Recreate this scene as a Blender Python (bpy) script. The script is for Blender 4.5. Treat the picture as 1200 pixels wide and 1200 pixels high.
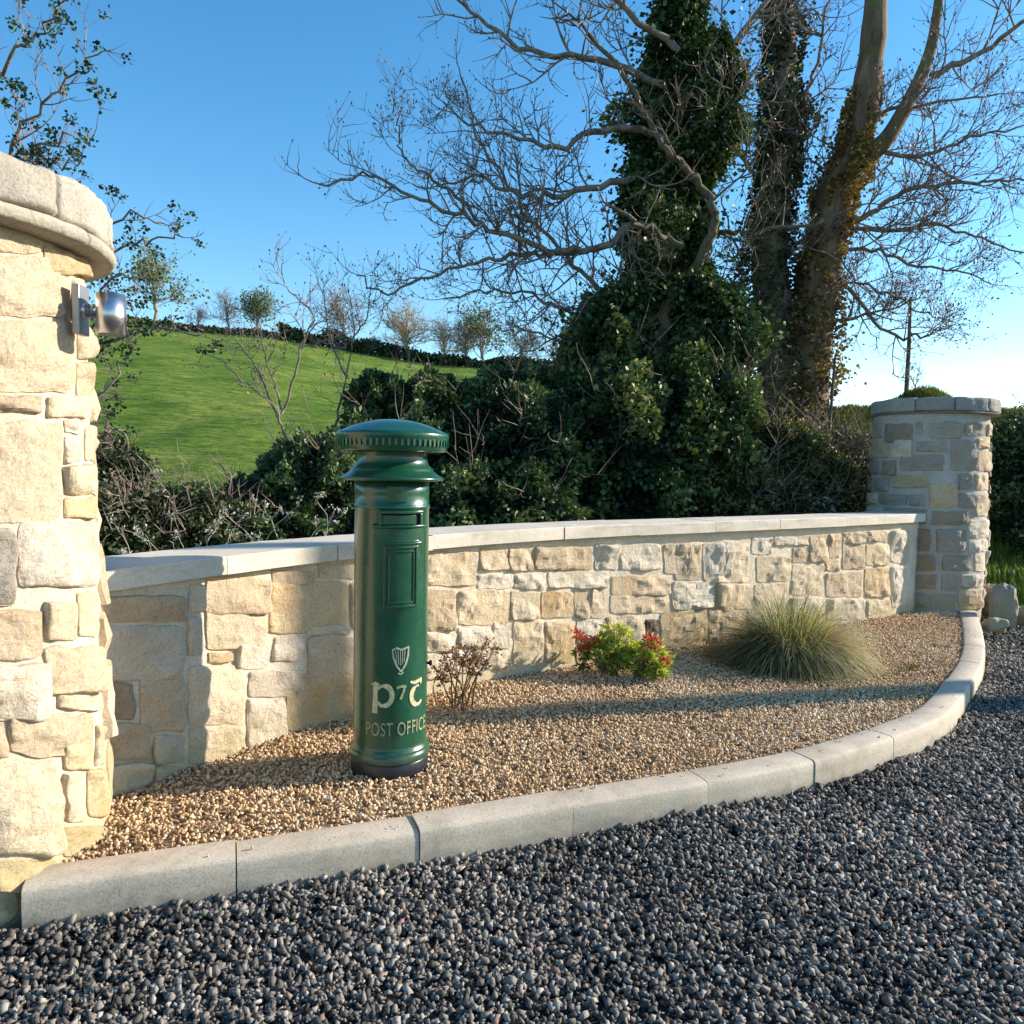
import bpy, math, random
import numpy as np
from mathutils import Vector, noise
for o in list(bpy.data.objects): bpy.data.objects.remove(o)
SC = bpy.context.scene
COL = SC.collection
R = math.radians
# ------------------------------------------------------------------ camera
CAM_H, PITCH, ROLL = 1.3, R(3.3), 0.0185
cd = bpy.data.cameras.new('camera'); cam = bpy.data.objects.new('camera', cd); COL.objects.link(cam)
cd.sensor_width = 36; cd.lens = 27; cd.clip_end = 2000; cd.clip_start = 0.05
from mathutils import Matrix
MR = Matrix.Rotation(math.pi/2-PITCH, 3, 'X') @ Matrix.Rotation(ROLL, 3, 'Z')
cam.matrix_world = Matrix.Translation((0, 0, CAM_H)) @ MR.to_4x4()
SC.camera = cam
# ------------------------------------------------------------------ sky, sun
SUN_AZ, SUN_EL = R(13.0), R(22)         # azimuth measured from +X towards +Y
w = bpy.data.worlds.new('World'); SC.world = w; w.use_nodes = True
nt = w.node_tree; nt.nodes.clear()
sky = nt.nodes.new('ShaderNodeTexSky'); sky.sky_type = 'NISHITA'; sky.sun_disc = False
sky.sun_elevation = SUN_EL; sky.sun_rotation = math.pi/2 - SUN_AZ
sky.air_density = 1.0; sky.dust_density = 0.2; sky.ozone_density = 1.5; sky.altitude = 100
hsv = nt.nodes.new('ShaderNodeHueSaturation'); hsv.inputs['Saturation'].default_value = 1.36; hsv.inputs['Hue'].default_value = .495
bg = nt.nodes.new('ShaderNodeBackground'); bg.inputs[1].default_value = 0.135
wo = nt.nodes.new('ShaderNodeOutputWorld')
nt.links.new(sky.outputs[0], hsv.inputs['Color']); nt.links.new(hsv.outputs[0], bg.inputs[0]); nt.links.new(bg.outputs[0], wo.inputs[0])
sd = bpy.data.lights.new('sun', 'SUN'); sd.energy = 4.8; sd.angle = R(0.6); sd.color = (1, .88, .73)
sun = bpy.data.objects.new('sun', sd); COL.objects.link(sun)
sdir = Vector((math.cos(SUN_EL)*math.cos(SUN_AZ), math.cos(SUN_EL)*math.sin(SUN_AZ), math.sin(SUN_EL)))
sun.rotation_euler = sdir.to_track_quat('Z', 'Y').to_euler()
SC.view_settings.view_transform = 'Standard'; SC.view_settings.look = 'None'
SC.view_settings.gamma = 1; SC.view_settings.exposure = 0.95; SC.view_settings.use_curve_mapping = False
SC.render.engine = 'CYCLES'

# ------------------------------------------------------------------ where a sight line meets the place
MRn = np.array([list(r) for r in MR])
def ray(px, py): return MRn @ np.array([(px-600)/900., (600-py)/900., -1.])
def G(px, py, z=0.0):
    r = ray(px, py); t = (z-CAM_H)/r[2]; return Vector((r[0]*t, r[1]*t, z))
def W(px, py, Y):
    r = ray(px, py); t = Y/r[1]; return Vector((r[0]*t, Y, CAM_H+r[2]*t))

# ------------------------------------------------------------------ material helpers
def newmat(name):
    m = bpy.data.materials.new(name); m.use_nodes = True
    n = m.node_tree; b = n.nodes['Principled BSDF']; return m, n, b
def nd(n, t, **k):
    x = n.nodes.new(t)
    for a, v in k.items():
        if a in x.inputs: x.inputs[a].default_value = v
        else: setattr(x, a, v)
    return x
def ramp(n, src, stops, interp='LINEAR'):
    r = n.nodes.new('ShaderNodeValToRGB'); r.color_ramp.interpolation = interp
    e = r.color_ramp.elements
    while len(e) > 1: e.remove(e[-1])
    e[0].position = stops[0][0]; e[0].color = (*stops[0][1], 1)
    for p, c in stops[1:]:
        q = e.new(p); q.color = (*c, 1)
    n.links.new(src, r.inputs[0]); return r.outputs[0]
def mix(n, f, a, b, mode='MIX'):
    x = n.nodes.new('ShaderNodeMix'); x.data_type = 'RGBA'; x.blend_type = mode
    for s, v in ((0, f), (6, a), (7, b)):
        if hasattr(v, 'links') or hasattr(v, 'is_linked'): n.links.new(v, x.inputs[s])
        elif isinstance(v, (int, float)): x.inputs[s].default_value = v
        else: x.inputs[s].default_value = (*v, 1)
    return x.outputs[2]
def noi(n, vec, scale, detail=4, rough=.6, dist=0):
    x = nd(n, 'ShaderNodeTexNoise', Scale=scale, Detail=detail, Roughness=rough, Distortion=dist)
    n.links.new(vec, x.inputs['Vector']); return x.outputs[0]
def bump(n, b, h, strength, dist, prev=None):
    x = nd(n, 'ShaderNodeBump', Strength=strength, Distance=dist)
    n.links.new(h, x.inputs['Height'])
    if prev is not None: n.links.new(prev, x.inputs['Normal'])
    n.links.new(x.outputs[0], b.inputs['Normal']); return x.outputs[0]
def math_(n, op, a, b=None, clamp=False):
    x = n.nodes.new('ShaderNodeMath'); x.operation = op; x.use_clamp = clamp
    for i, v in enumerate((a, b)):
        if v is None: continue
        if isinstance(v, (int, float)): x.inputs[i].default_value = v
        else: n.links.new(v, x.inputs[i])
    return x.outputs[0]
def pos(n): return n.nodes.new('ShaderNodeNewGeometry').outputs['Position']
def zof(n, p):
    s = n.nodes.new('ShaderNodeSeparateXYZ'); n.links.new(p, s.inputs[0]); return s.outputs[2]
def sandstone(name, c1, c2, stain, moss=0.0, bumpy=1.0, grey=(.30, .29, .27)):
    m, n, b = newmat(name); p = pos(n)
    oi = n.nodes.new('ShaderNodeObjectInfo').outputs['Random']
    off = n.nodes.new('ShaderNodeVectorMath'); off.operation = 'ADD'
    cmb = n.nodes.new('ShaderNodeCombineXYZ'); r10 = math_(n, 'MULTIPLY', oi, 37.0)
    n.links.new(r10, cmb.inputs[0]); n.links.new(r10, cmb.inputs[2])
    n.links.new(p, off.inputs[0]); n.links.new(cmb.outputs[0], off.inputs[1]); v = off.outputs[0]
    col = ramp(n, noi(n, v, 5, 5, .6, .6), [(.3, c1), (.7, c2)])
    f = ramp(n, noi(n, v, 2.3, 3, .5, 1.2), [(.52, (0, 0, 0)), (.68, (1, 1, 1))])
    col = mix(n, math_(n, 'MULTIPLY', f, .55), col, stain)
    g = ramp(n, noi(n, v, 9, 6, .75), [(.55, (0, 0, 0)), (.75, (1, 1, 1))])
    col = mix(n, math_(n, 'MULTIPLY', g, .28), col, grey)
    sp = ramp(n, noi(n, v, 90, 3, .7), [(.3, (.62, .60, .56)), (.5, (1, 1, 1)), (.75, (1.12, 1.1, 1.06))])
    col = mix(n, .8, col, sp, 'MULTIPLY')
    h = nd(n, 'ShaderNodeHueSaturation'); n.links.new(col, h.inputs['Color'])
    n.links.new(math_(n, 'ADD', math_(n, 'MULTIPLY', oi, .22), .90), h.inputs['Value'])
    col = h.outputs[0]
    if moss:
        z = zof(n, p)
        mk = math_(n, 'ADD', math_(n, 'MULTIPLY', z, -2.6), math_(n, 'MULTIPLY', noi(n, p, 6, 5, .7), 2.2))
        mk = ramp(n, mk, [(.55, (0, 0, 0)), (1.0, (1, 1, 1))])
        col = mix(n, math_(n, 'MULTIPLY', mk, moss*.8), col, (.36, .31, .15))
    n.links.new(col, b.inputs['Base Color']); b.inputs['Roughness'].default_value = .9
    b.inputs['Specular IOR Level'].default_value = .25
    p1 = bump(n, b, noi(n, v, 18, 8, .75, .4), .8*bumpy, .025)
    bump(n, b, noi(n, v, 120, 4, .7), .5, .003, p1)
    return m
S_MAT = {
 'c': sandstone('cream_sandstone', (.66, .555, .41), (.575, .465, .32), (.55, .40, .22), .55),
 't': sandstone('tan_sandstone', (.60, .485, .345), (.50, .385, .26), (.50, .35, .20), .55),
 'o': sandstone('ochre_sandstone', (.60, .475, .30), (.51, .385, .235), (.50, .30, .12), .6),
 'w': sandstone('pale_sandstone', (.66, .585, .48), (.58, .50, .395), (.50, .41, .28), .55, 1, (.40, .37, .33)),
 'd': sandstone('dark_sandstone', (.20, .16, .12), (.13, .10, .08), (.16, .11, .07), .4),
 'g': sandstone('grey_sandstone', (.40, .35, .29), (.32, .28, .23), (.33, .27, .19), .5),
 'b': sandstone('brown_sandstone', (.36, .29, .21), (.30, .24, .175), (.32, .22, .11), .4),
 'k': sandstone('weathered_capstone', (.47, .43, .36), (.36, .33, .28), (.44, .38, .29), 0, .8, (.24, .23, .22)),
 'K': sandstone('grey_capstone', (.38, .355, .32), (.28, .265, .245), (.38, .35, .30), 0, .9, (.18, .175, .17)),
}
M_MORTAR = sandstone('lime_mortar', (.70, .615, .49), (.61, .52, .40), (.58, .48, .35), .6, .8, (.42, .38, .32))
M_MORTARG = sandstone('grey_mortar', (.52, .49, .45), (.43, .41, .38), (.36, .33, .28), .4, .8, (.27, .26, .25))
def concrete(name, c1, c2, fine=160, spk=.5, stain=.35, splash=False):
    m, n, b = newmat(name); p = pos(n)
    col = ramp(n, noi(n, p, 4, 6, .65), [(.3, c1), (.7, c2)])
    sp = ramp(n, noi(n, p, fine, 2, .6), [(.3, (.6, .6, .6)), (.5, (1, 1, 1)), (.7, (1.15, 1.15, 1.15))])
    col = mix(n, spk, col, sp, 'MULTIPLY')
    st = ramp(n, noi(n, p, 1.7, 8, .8, 1.5), [(.50, (0, 0, 0)), (.72, (1, 1, 1))])
    col = mix(n, math_(n, 'MULTIPLY', st, stain), col, (c2[0]*.55, c2[1]*.52, c2[2]*.46))
    if splash:                                  # dirt washed up from the stones at its foot
        q = math_(n, 'ADD', math_(n, 'MULTIPLY', math_(n, 'ADD', zof(n, p), .10), -14.0), math_(n, 'MULTIPLY', noi(n, p, 9, 6, .75), 2.2))
        col = mix(n, math_(n, 'MULTIPLY', ramp(n, q, [(.5, (0, 0, 0)), (1.0, (1, 1, 1))]), .45), col, (.17, .15, .12))
    lich = ramp(n, noi(n, p, 28, 4, .65, 1.0), [(.66, (0, 0, 0)), (.70, (1, 1, 1))])
    col = mix(n, math_(n, 'MULTIPLY', lich, .35), col, (.22, .21, .17))
    n.links.new(col, b.inputs['Base Color']); b.inputs['Roughness'].default_value = .88
    bump(n, b, noi(n, p, fine, 4, .7), .35, .002); return m
M_KERB = concrete('kerb_concrete', (.60, .52, .41), (.45, .39, .305), 150, .7, .65, True)
M_COPE = concrete('coping_stone', (.68, .61, .50), (.55, .495, .41), 120, .45, .5)
def ground_mat(name, stops, scale, rough=.95, fine=60, bs=.5):
    m, n, b = newmat(name); p = pos(n)
    a = noi(n, p, scale, 8, .7, .3); col = ramp(n, a, stops)
    sp = ramp(n, noi(n, p, fine, 3, .7), [(.3, (.55, .55, .55)), (.7, (1.3, 1.3, 1.3))])
    col = mix(n, .7, col, sp, 'MULTIPLY')
    n.links.new(col, b.inputs['Base Color']); b.inputs['Roughness'].default_value = rough
    b.inputs['Specular IOR Level'].default_value = .2
    bump(n, b, noi(n, p, fine*.5, 5, .7), bs, .03); return m
def tone_mat(name, stops, rough=.8, spec=.3, attr='tone', transl=0.0, bmp=0, interp='LINEAR'):
    m, n, b = newmat(name)
    at = n.nodes.new('ShaderNodeAttribute'); at.attribute_name = attr
    col = ramp(n, at.outputs['Fac'], stops, interp)
    if bmp:
        p = pos(n); sp = ramp(n, noi(n, p, bmp, 3, .7), [(.3, (.7, .7, .7)), (.7, (1.2, 1.2, 1.2))])
        col = mix(n, .8, col, sp, 'MULTIPLY')
    n.links.new(col, b.inputs['Base Color']); b.inputs['Roughness'].default_value = rough
    b.inputs['Specular IOR Level'].default_value = spec
    if transl:
        t = n.nodes.new('ShaderNodeBsdfTranslucent'); n.links.new(mix(n, 1, col, (1.3, 1.3, .6), 'MULTIPLY'), t.inputs[0])
        mx = n.nodes.new('ShaderNodeMixShader'); mx.inputs[0].default_value = transl
        n.links.new(b.outputs[0], mx.inputs[1]); n.links.new(t.outputs[0], mx.inputs[2])
        n.links.new(mx.outputs[0], n.nodes['Material Output'].inputs[0])
    return m
def simple(name, c, rough=.5, metal=0, spec=.5, var=0, scale=20):
    m, n, b = newmat(name); b.inputs['Base Color'].default_value = (*c, 1)
    b.inputs['Roughness'].default_value = rough; b.inputs['Metallic'].default_value = metal
    b.inputs['Specular IOR Level'].default_value = spec
    if var:
        p = pos(n); col = ramp(n, noi(n, p, scale, 5, .7), [(.3, tuple(x*(1-var) for x in c)), (.7, tuple(min(1, x*(1+var)) for x in c))])
        n.links.new(col, b.inputs['Base Color'])
    return m
def bark(name, c1, c2, moss=None, scale=12):
    m, n, b = newmat(name); p = pos(n)
    mp = n.nodes.new('ShaderNodeMapping'); mp.inputs['Scale'].default_value = (1, 1, .25); n.links.new(p, mp.inputs[0])
    h = noi(n, mp.outputs[0], scale, 6, .7, .5)
    col = ramp(n, h, [(.35, c1), (.65, c2)])
    if moss: col = mix(n, ramp(n, noi(n, p, 2.2, 5, .7), [(.48, (0, 0, 0)), (.62, (1, 1, 1))]), col, moss)
    n.links.new(col, b.inputs['Base Color']); b.inputs['Roughness'].default_value = .95
    bump(n, b, h, .8, .03); return m
# ------------------------------------------------------------------ object helpers
def tag(o, label=None, cat=None, group=None, kind=None):
    if label: o['label'] = label
    if cat: o['category'] = cat
    if group: o['group'] = group
    if kind: o['kind'] = kind
    return o
def empty(name, loc, label=None, cat=None, group=None):
    o = bpy.data.objects.new(name, None); COL.objects.link(o); o.location = loc; o.empty_display_size = .1
    return tag(o, label, cat, group)
def wloc(p): return p.location + (wloc(p.parent) if p.parent else Vector((0, 0, 0)))
def obj(name, V, Fc, mat, parent=None, smooth=True, tone=None, kind=None, loc=None):
    V = np.asarray(V, dtype=np.float64).reshape(-1, 3)
    org = wloc(parent) if parent else Vector((0, 0, 0))
    base = Vector(loc) if loc is not None else org
    V = V - np.array(base)
    me = bpy.data.meshes.new(name)
    if isinstance(Fc, np.ndarray):
        k = Fc.shape[1]; nf = Fc.shape[0]
        me.vertices.add(len(V)); me.vertices.foreach_set('co', V.ravel())
        me.loops.add(nf*k); me.loops.foreach_set('vertex_index', Fc.ravel().astype(np.int32))
        me.polygons.add(nf); me.polygons.foreach_set('loop_start', np.arange(0, nf*k, k, dtype=np.int32))
        me.update(calc_edges=True)
    else:
        me.from_pydata(V.tolist(), [], Fc)
    if smooth: me.polygons.foreach_set('use_smooth', [True]*len(me.polygons))
    if tone is not None:
        a = me.attributes.new('tone', 'FLOAT', 'FACE'); a.data.foreach_set('value', np.asarray(tone, dtype=np.float32))
    me.materials.append(mat); me.update()
    o = bpy.data.objects.new(name, me); COL.objects.link(o)
    if parent: o.parent = parent; o.location = base-org
    elif loc is not None: o.location = loc
    if kind: o['kind'] = kind
    return o
class MB:
    def __init__(s): s.v = []; s.f = []; s.t = []
    def add(s, V, F_, tone=0.5):
        k = len(s.v); s.v += [tuple(x) for x in V]; s.f += [tuple(i+k for i in q) for q in F_]; s.t += [tone]*len(F_)
    def tube(s, pts, rad, n=6, cap=True, tone=.5):
        pts = [Vector(p) for p in pts]
        if len(pts) < 2: return
        V = []; Fc = []; up = Vector((.13, .27, .95)).normalized()
        for i, p in enumerate(pts):
            d = (pts[min(i+1, len(pts)-1)]-pts[max(i-1, 0)])
            if d.length < 1e-9: d = Vector((0, 0, 1))
            d.normalize()
            a = d.cross(up)
            if a.length < .05: a = d.cross(Vector((1, 0, 0)))
            a.normalize(); b = d.cross(a); r = rad[i] if hasattr(rad, '__len__') else rad
            for j in range(n):
                t = 2*math.pi*j/n; V.append(p+a*(r*math.cos(t))+b*(r*math.sin(t)))
        for i in range(len(pts)-1):
            for j in range(n):
                Fc.append((i*n+j, i*n+(j+1) % n, (i+1)*n+(j+1) % n, (i+1)*n+j))
        if cap:
            Fc.append(tuple(range(n))); Fc.append(tuple((len(pts)-1)*n+j for j in reversed(range(n))))
        s.add(V, Fc, tone)
    def box(s, c, ax, ay, az, tone=.5):
        c = Vector(c); ax, ay, az = Vector(ax), Vector(ay), Vector(az)
        V = [c+ax*i+ay*j+az*k for i in (-1, 1) for j in (-1, 1) for k in (-1, 1)]
        s.add(V, [(0, 1, 3, 2), (4, 6, 7, 5), (0, 4, 5, 1), (2, 3, 7, 6), (0, 2, 6, 4), (1, 5, 7, 3)], tone)
    def build(s, name, mat, parent=None, smooth=True, kind=None, tone=False, loc=None):
        return obj(name, s.v, s.f, mat, parent, smooth, s.t if tone else None, kind, loc)
def lathe(c, prof, n=64, a0=0):
    V = []; Fc = []
    for r, z in prof:
        for j in range(n):
            t = a0+2*math.pi*j/n; V.append((c[0]+r*math.cos(t), c[1]+r*math.sin(t), c[2]+z))
    for i in range(len(prof)-1):
        for j in range(n): Fc.append((i*n+j, i*n+(j+1) % n, (i+1)*n+(j+1) % n, (i+1)*n+j))
    if prof[0][0] > 1e-4: Fc.append(tuple(reversed(range(n))))
    if prof[-1][0] > 1e-4: Fc.append(tuple((len(prof)-1)*n+j for j in range(n)))
    return V, Fc
def sstep(x, a, b):
    t = np.clip((x-a)/(b-a), 0, 1); return t*t*(3-2*t)
def lerp(a, b, t): return a+(b-a)*t
def catmull(P, n=8):
    P = [Vector(p) for p in P]; out = []
    Q = [P[0]*2-P[1]]+P+[P[-1]*2-P[-2]]
    for i in range(1, len(Q)-2):
        for k in range(n):
            t = k/n; a, b, c, d = Q[i-1], Q[i], Q[i+1], Q[i+2]
            out.append(.5*((2*b)+(c-a)*t+(2*a-5*b+4*c-d)*t*t+(3*b-a-3*c+d)*t**3))
    out.append(P[-1]); return out
def np_noise(x, y, f, seed=0):                # smooth value noise on arrays, for terrain
    x = x*f+seed*17.3; y = y*f+seed*9.1
    xi = np.floor(x); yi = np.floor(y); u = x-xi; v = y-yi; u = u*u*(3-2*u); v = v*v*(3-2*v)
    h = lambda a, b: np.modf(np.abs(np.sin(a*127.1+b*311.7)*43758.5453))[0]
    return (h(xi, yi)*(1-u)+h(xi+1, yi)*u)*(1-v)+(h(xi, yi+1)*(1-u)+h(xi+1, yi+1)*u)*v-.5

# ------------------------------------------------------------------ plan curves of wall and kerb
WP = [(-1.75, 2.5), (-1.533, 2.893), (-1.341, 3.2), (-1.083, 3.58), (-.80, 3.92), (-.465, 4.28), (-.035, 4.66), (.4, 5.0),
      (.9, 5.33), (1.436, 5.66), (2.1, 6.06), (2.9, 6.58), (3.56, 7.04), (3.86, 7.27)]
WC = np.array([[p.x, p.y] for p in catmull([(a, b, 0) for a, b in WP], 12)])
WS = np.concatenate([[0], np.cumsum(np.hypot(*np.diff(WC, axis=0).T))]); WL = WS[-1]
def wall_at(s):
    s = min(max(s, -0.3), WL+.3)
    x = np.interp(s, WS, WC[:, 0]); y = np.interp(s, WS, WC[:, 1])
    e = .06; a = np.array([np.interp(max(s-e, 0), WS, WC[:, 0]), np.interp(max(s-e, 0), WS, WC[:, 1])])
    b = np.array([np.interp(min(s+e, WL), WS, WC[:, 0]), np.interp(min(s+e, WL), WS, WC[:, 1])])
    t = (b-a)/np.linalg.norm(b-a)
    if s < 0: x += t[0]*s; y += t[1]*s
    if s > WL: x += t[0]*(s-WL); y += t[1]*(s-WL)
    return x, y, t[0], t[1], t[1], -t[0]       # point, tangent, outward normal (towards the bed)
def wsurf(s, z, d):
    x, y, _, _, nx, ny = wall_at(s); return (x+nx*d, y+ny*d, z)
def w_of(px, py):                              # pixel -> (s, z) on the wall face
    r = ray(px, py); c = WC[:, 0]*r[1]-WC[:, 1]*r[0]
    i = np.where(np.sign(c[:-1]) != np.sign(c[1:]))[0]
    i = i[0] if len(i) else (0 if abs(c[0]) < abs(c[-1]) else len(c)-2)
    f = c[i]/(c[i]-c[i+1]); s = WS[i]+f*(WS[i+1]-WS[i])
    x = np.interp(s, WS, WC[:, 0]); y = np.interp(s, WS, WC[:, 1]); t = y/r[1]
    return s, CAM_H+r[2]*t
def cope_z(s): return float(np.interp(s, [0, .5, 2.5, 4.0, WL], [.80, .812, .842, .853, .862]))
KP = [(-1.95, 2.02), (-1.44, 2.212), (-.872, 2.418), (-.304, 2.634), (.021, 2.767), (.256, 2.868), (.836, 3.105), (1.378, 3.362),
      (1.89, 3.69), (2.41, 4.12), (2.97, 4.83), (3.45, 5.5), (3.95, 6.35), (4.44, 7.25)]
KC = np.array([[p.x, p.y] for p in catmull([(a, b, 0) for a, b in KP], 12)])
KS = np.concatenate([[0], np.cumsum(np.hypot(*np.diff(KC, axis=0).T))]); KL = KS[-1]
def kerb_at(s):
    x = np.interp(s, KS, KC[:, 0]); y = np.interp(s, KS, KC[:, 1]); e = .08
    t = np.array([np.interp(min(s+e, KL), KS, KC[:, i])-np.interp(max(s-e, 0), KS, KC[:, i]) for i in (0, 1)])
    t /= np.linalg.norm(t); return x, y, t[0], t[1], t[1], -t[0]
def kx(px, py): # arc length along the kerb under a pixel of its outer arris
    g = G(px, py, .02); return KS[np.argmin((KC[:, 0]-g.x)**2+(KC[:, 1]-g.y)**2)]
PL, PR = Vector((-1.96, 2.53, 0)), Vector((4.19, 7.77, 0))

# ------------------------------------------------------------------ terrain
CRX = np.array([-300, -57, -28, -9.5, 5, 28, 57, 300]); CRZ = np.array([17.5, 17.2, 15.3, 12.2, 11.8, 7.0, 5.0, 4.0])
def wall_line(x): return np.interp(x, [-60, -2.2, -1.7, -.8, .4, 2.1, 3.8, 4.9, 60], [2.2, 2.6, 2.9, 4.1, 5.2, 6.25, 7.45, 8.0, 9.5])
def terr(x, y):
    x = np.asarray(x, float); y = np.asarray(y, float)
    behind = sstep(y-wall_line(x), .0, .5)
    z = -.30+behind*.36
    z = z+sstep(y, 10, 26)*.25*behind*0
    hill = np.interp(x*85/np.maximum(y, 20), CRX, CRZ)
    t = np.clip((y-24)/61., 0, 1.25)
    z = z+hill*np.where(t < 1, t*(1.12-.12*t), 1-(t-1)*.5)*(y > 24)
    bank = np.exp(-((y-(11.2+.10*(x-3)))/1.7)**2)*sstep(x, -1.0, 3.5)
    z = z+bank*(2.16+.25*np_noise(x, y, .6, 3))*behind
    z = z+np.exp(-((x-6.1)/.42)**2-((y-11.6)/.8)**2)*.30
    far = sstep(y, 9, 16)*behind
    z = z+far*(np_noise(x, y, .12, 1)*.8+np_noise(x, y, .5, 2)*.18)+behind*np_noise(x, y, 2.1, 5)*.07
    return z
def grid(xs, ys, zf):
    X, Y = np.meshgrid(xs, ys); Z = zf(X, Y); V = np.stack([X, Y, Z], -1).reshape(-1, 3)
    nx, ny = len(xs), len(ys); i = np.arange((ny-1)*nx).reshape(ny-1, nx)[:, :-1].ravel()
    return V, np.stack([i, i+1, i+1+nx, i+nx], 1)
xs = np.concatenate([np.linspace(-400, -40, 30)[:-1], np.linspace(-40, -8, 50)[:-1], np.linspace(-8, 14, 150)[:-1], np.linspace(14, 60, 60)[:-1], np.linspace(60, 400, 30)])
ys = np.concatenate([np.linspace(-300, -6, 25)[:-1], np.linspace(-6, 16, 150)[:-1], np.linspace(16, 110, 150)[:-1], np.linspace(110, 900, 40)])
m, n, b = newmat('meadow_grass'); p = pos(n)
col = ramp(n, noi(n, p, .25, 6, .6, .5), [(.3, (.085, .165, .025)), (.5, (.15, .24, .038)), (.68, (.24, .30, .065))])
mpp = n.nodes.new('ShaderNodeMapping'); mpp.inputs['Scale'].default_value = (.6, 2.2, 1); n.links.new(p, mpp.inputs[0])
cl = ramp(n, noi(n, mpp.outputs[0], .9, 9, .8), [(.36, (.28, .40, .32)), (.52, (1, 1, 1)), (.66, (1.5, 1.35, 1.0))])
col = mix(n, .9, col, cl, 'MULTIPLY'); cl2 = ramp(n, noi(n, mpp.outputs[0], 4.5, 5, .8), [(.38, (.35, .45, .4)), (.5, (1, 1, 1)), (.62, (1.7, 1.5, 1.2))]); col = mix(n, .8, col, cl2, 'MULTIPLY'); n.links.new(col, b.inputs['Base Color']); b.inputs['Roughness'].default_value = 1
b.inputs['Specular IOR Level'].default_value = .1
p1 = bump(n, b, noi(n, mpp.outputs[0], 2.5, 6, .7), .9, .25); bump(n, b, noi(n, p, 26, 4, .8), .7, .05, p1)
V, Fc = grid(xs, ys, terr); tag(obj('ground', V, Fc, m), kind='structure')

# gravel bed base and driveway base sheets
def poly_between(z):
    ws = np.linspace(.1, WL+.15, 60); ks = np.linspace(0.05, KL, 60)
    A = [wsurf(s, z, -.05) for s in ws]; B = []
    for s in ks:
        x, y, tx, ty, nx, ny = kerb_at(s); B.append((x-nx*.07, y-ny*.07, z))
    return A, B
A, B = poly_between(-.012)
MBx = MB(); MBx.add(A+B, [(i, i+60, i+61, i+1) for i in range(59)])
M_SOIL = ground_mat('bed_soil', [(.3, (.24, .16, .09)), (.7, (.46, .33, .19))], 30)
MBx.build('gravel_bed_base', M_SOIL, kind='structure')
M_DRIVE = ground_mat('driveway_base', [(.3, (.025, .025, .03)), (.7, (.075, .072, .075))], 24, fine=90, bs=1)
xs2 = np.linspace(-5, 40, 60); ys2 = np.linspace(-8, 7.7, 40)
V, Fc = grid(xs2, ys2, lambda x, y: x*0-.135+.0*y)
tag(obj('driveway', V, Fc, M_DRIVE), kind='structure')

# ------------------------------------------------------------------ loose stones (gravel), thousands of real pebbles in one mesh each
def ico():
    t = (1+5**.5)/2
    v = np.array([(-1, t, 0), (1, t, 0), (-1, -t, 0), (1, -t, 0), (0, -1, t), (0, 1, t), (0, -1, -t), (0, 1, -t), (t, 0, -1), (t, 0, 1), (-t, 0, -1), (-t, 0, 1)], float)
    f = np.array([(0, 11, 5), (0, 5, 1), (0, 1, 7), (0, 7, 10), (0, 10, 11), (1, 5, 9), (5, 11, 4), (11, 10, 2), (10, 7, 6), (7, 1, 8), (3, 9, 4), (3, 4, 2), (3, 2, 6), (3, 6, 8), (3, 8, 9), (4, 9, 5), (2, 4, 11), (6, 2, 10), (8, 6, 7), (9, 8, 1)])
    return v/np.linalg.norm(v[0]), f
def pebbles(name, P, size, mat, seed, ang=.25, flat=.7, tone=None, crushed=False):
    rg = np.random.default_rng(seed); N = len(P); v0, f0 = ico()
    if crushed:                                 # broken rock: skewed corner blocks with flat faces
        v0 = np.array([(i, j, k) for i in (-1, 1) for j in (-1, 1) for k in (-1, 1)], float)*.72
        f0 = np.array([(0, 1, 3), (0, 3, 2), (4, 6, 7), (4, 7, 5), (0, 4, 5), (0, 5, 1), (2, 3, 7), (2, 7, 6), (0, 2, 6), (0, 6, 4), (1, 5, 7), (1, 7, 3)])
    nv_, nf_ = len(v0), len(f0)
    V = v0[None]*(1+rg.uniform(-ang, ang, (N, nv_, 3 if crushed else 1)))
    V = V*np.stack([rg.uniform(.8, 1.55, N), rg.uniform(.5, 1.0, N), rg.uniform(.35, .85, N)*flat/.7], 1)[:, None]
    a = rg.normal(size=(N, 4)); a /= np.linalg.norm(a, axis=1)[:, None]; w_, x, y, z = a.T
    Rm = np.stack([1-2*(y*y+z*z), 2*(x*y-w_*z), 2*(x*z+w_*y), 2*(x*y+w_*z), 1-2*(x*x+z*z), 2*(y*z-w_*x), 2*(x*z-w_*y), 2*(y*z+w_*x), 1-2*(x*x+y*y)], 1).reshape(N, 3, 3)
    V = np.einsum('nij,nkj->nki', Rm, V)*size[:, None, None]+P[:, None]
    Fc = (f0[None]+nv_*np.arange(N)[:, None, None]).reshape(-1, 3)
    t = rg.random(N) if tone is None else tone
    return obj(name, V.reshape(-1, 3), Fc, mat, None, False, np.repeat(t, nf_), 'stuff')
rg = np.random.default_rng(5)
def in_bed(x, y, mk=.16, mw=.0):
    j = np.argmin((KC[None, ::4, 0]-x[:, None])**2+(KC[None, ::4, 1]-y[:, None])**2, 1)*4
    j = np.clip(j, 1, len(KC)-2); t = KC[j+1]-KC[j-1]; t /= np.linalg.norm(t, axis=1)[:, None]
    dk = -((x-KC[j, 0])*t[:, 1]-(y-KC[j, 1])*t[:, 0])    # positive on the bed side
    i = np.argmin((WC[None, ::4, 0]-x[:, None])**2+(WC[None, ::4, 1]-y[:, None])**2, 1)*4
    i = np.clip(i, 1, len(WC)-2); t = WC[i+1]-WC[i-1]; t /= np.linalg.norm(t, axis=1)[:, None]
    dw = (x-WC[i, 0])*t[:, 1]-(y-WC[i, 1])*t[:, 0]
    return dk, dw
N = 230000
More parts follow.
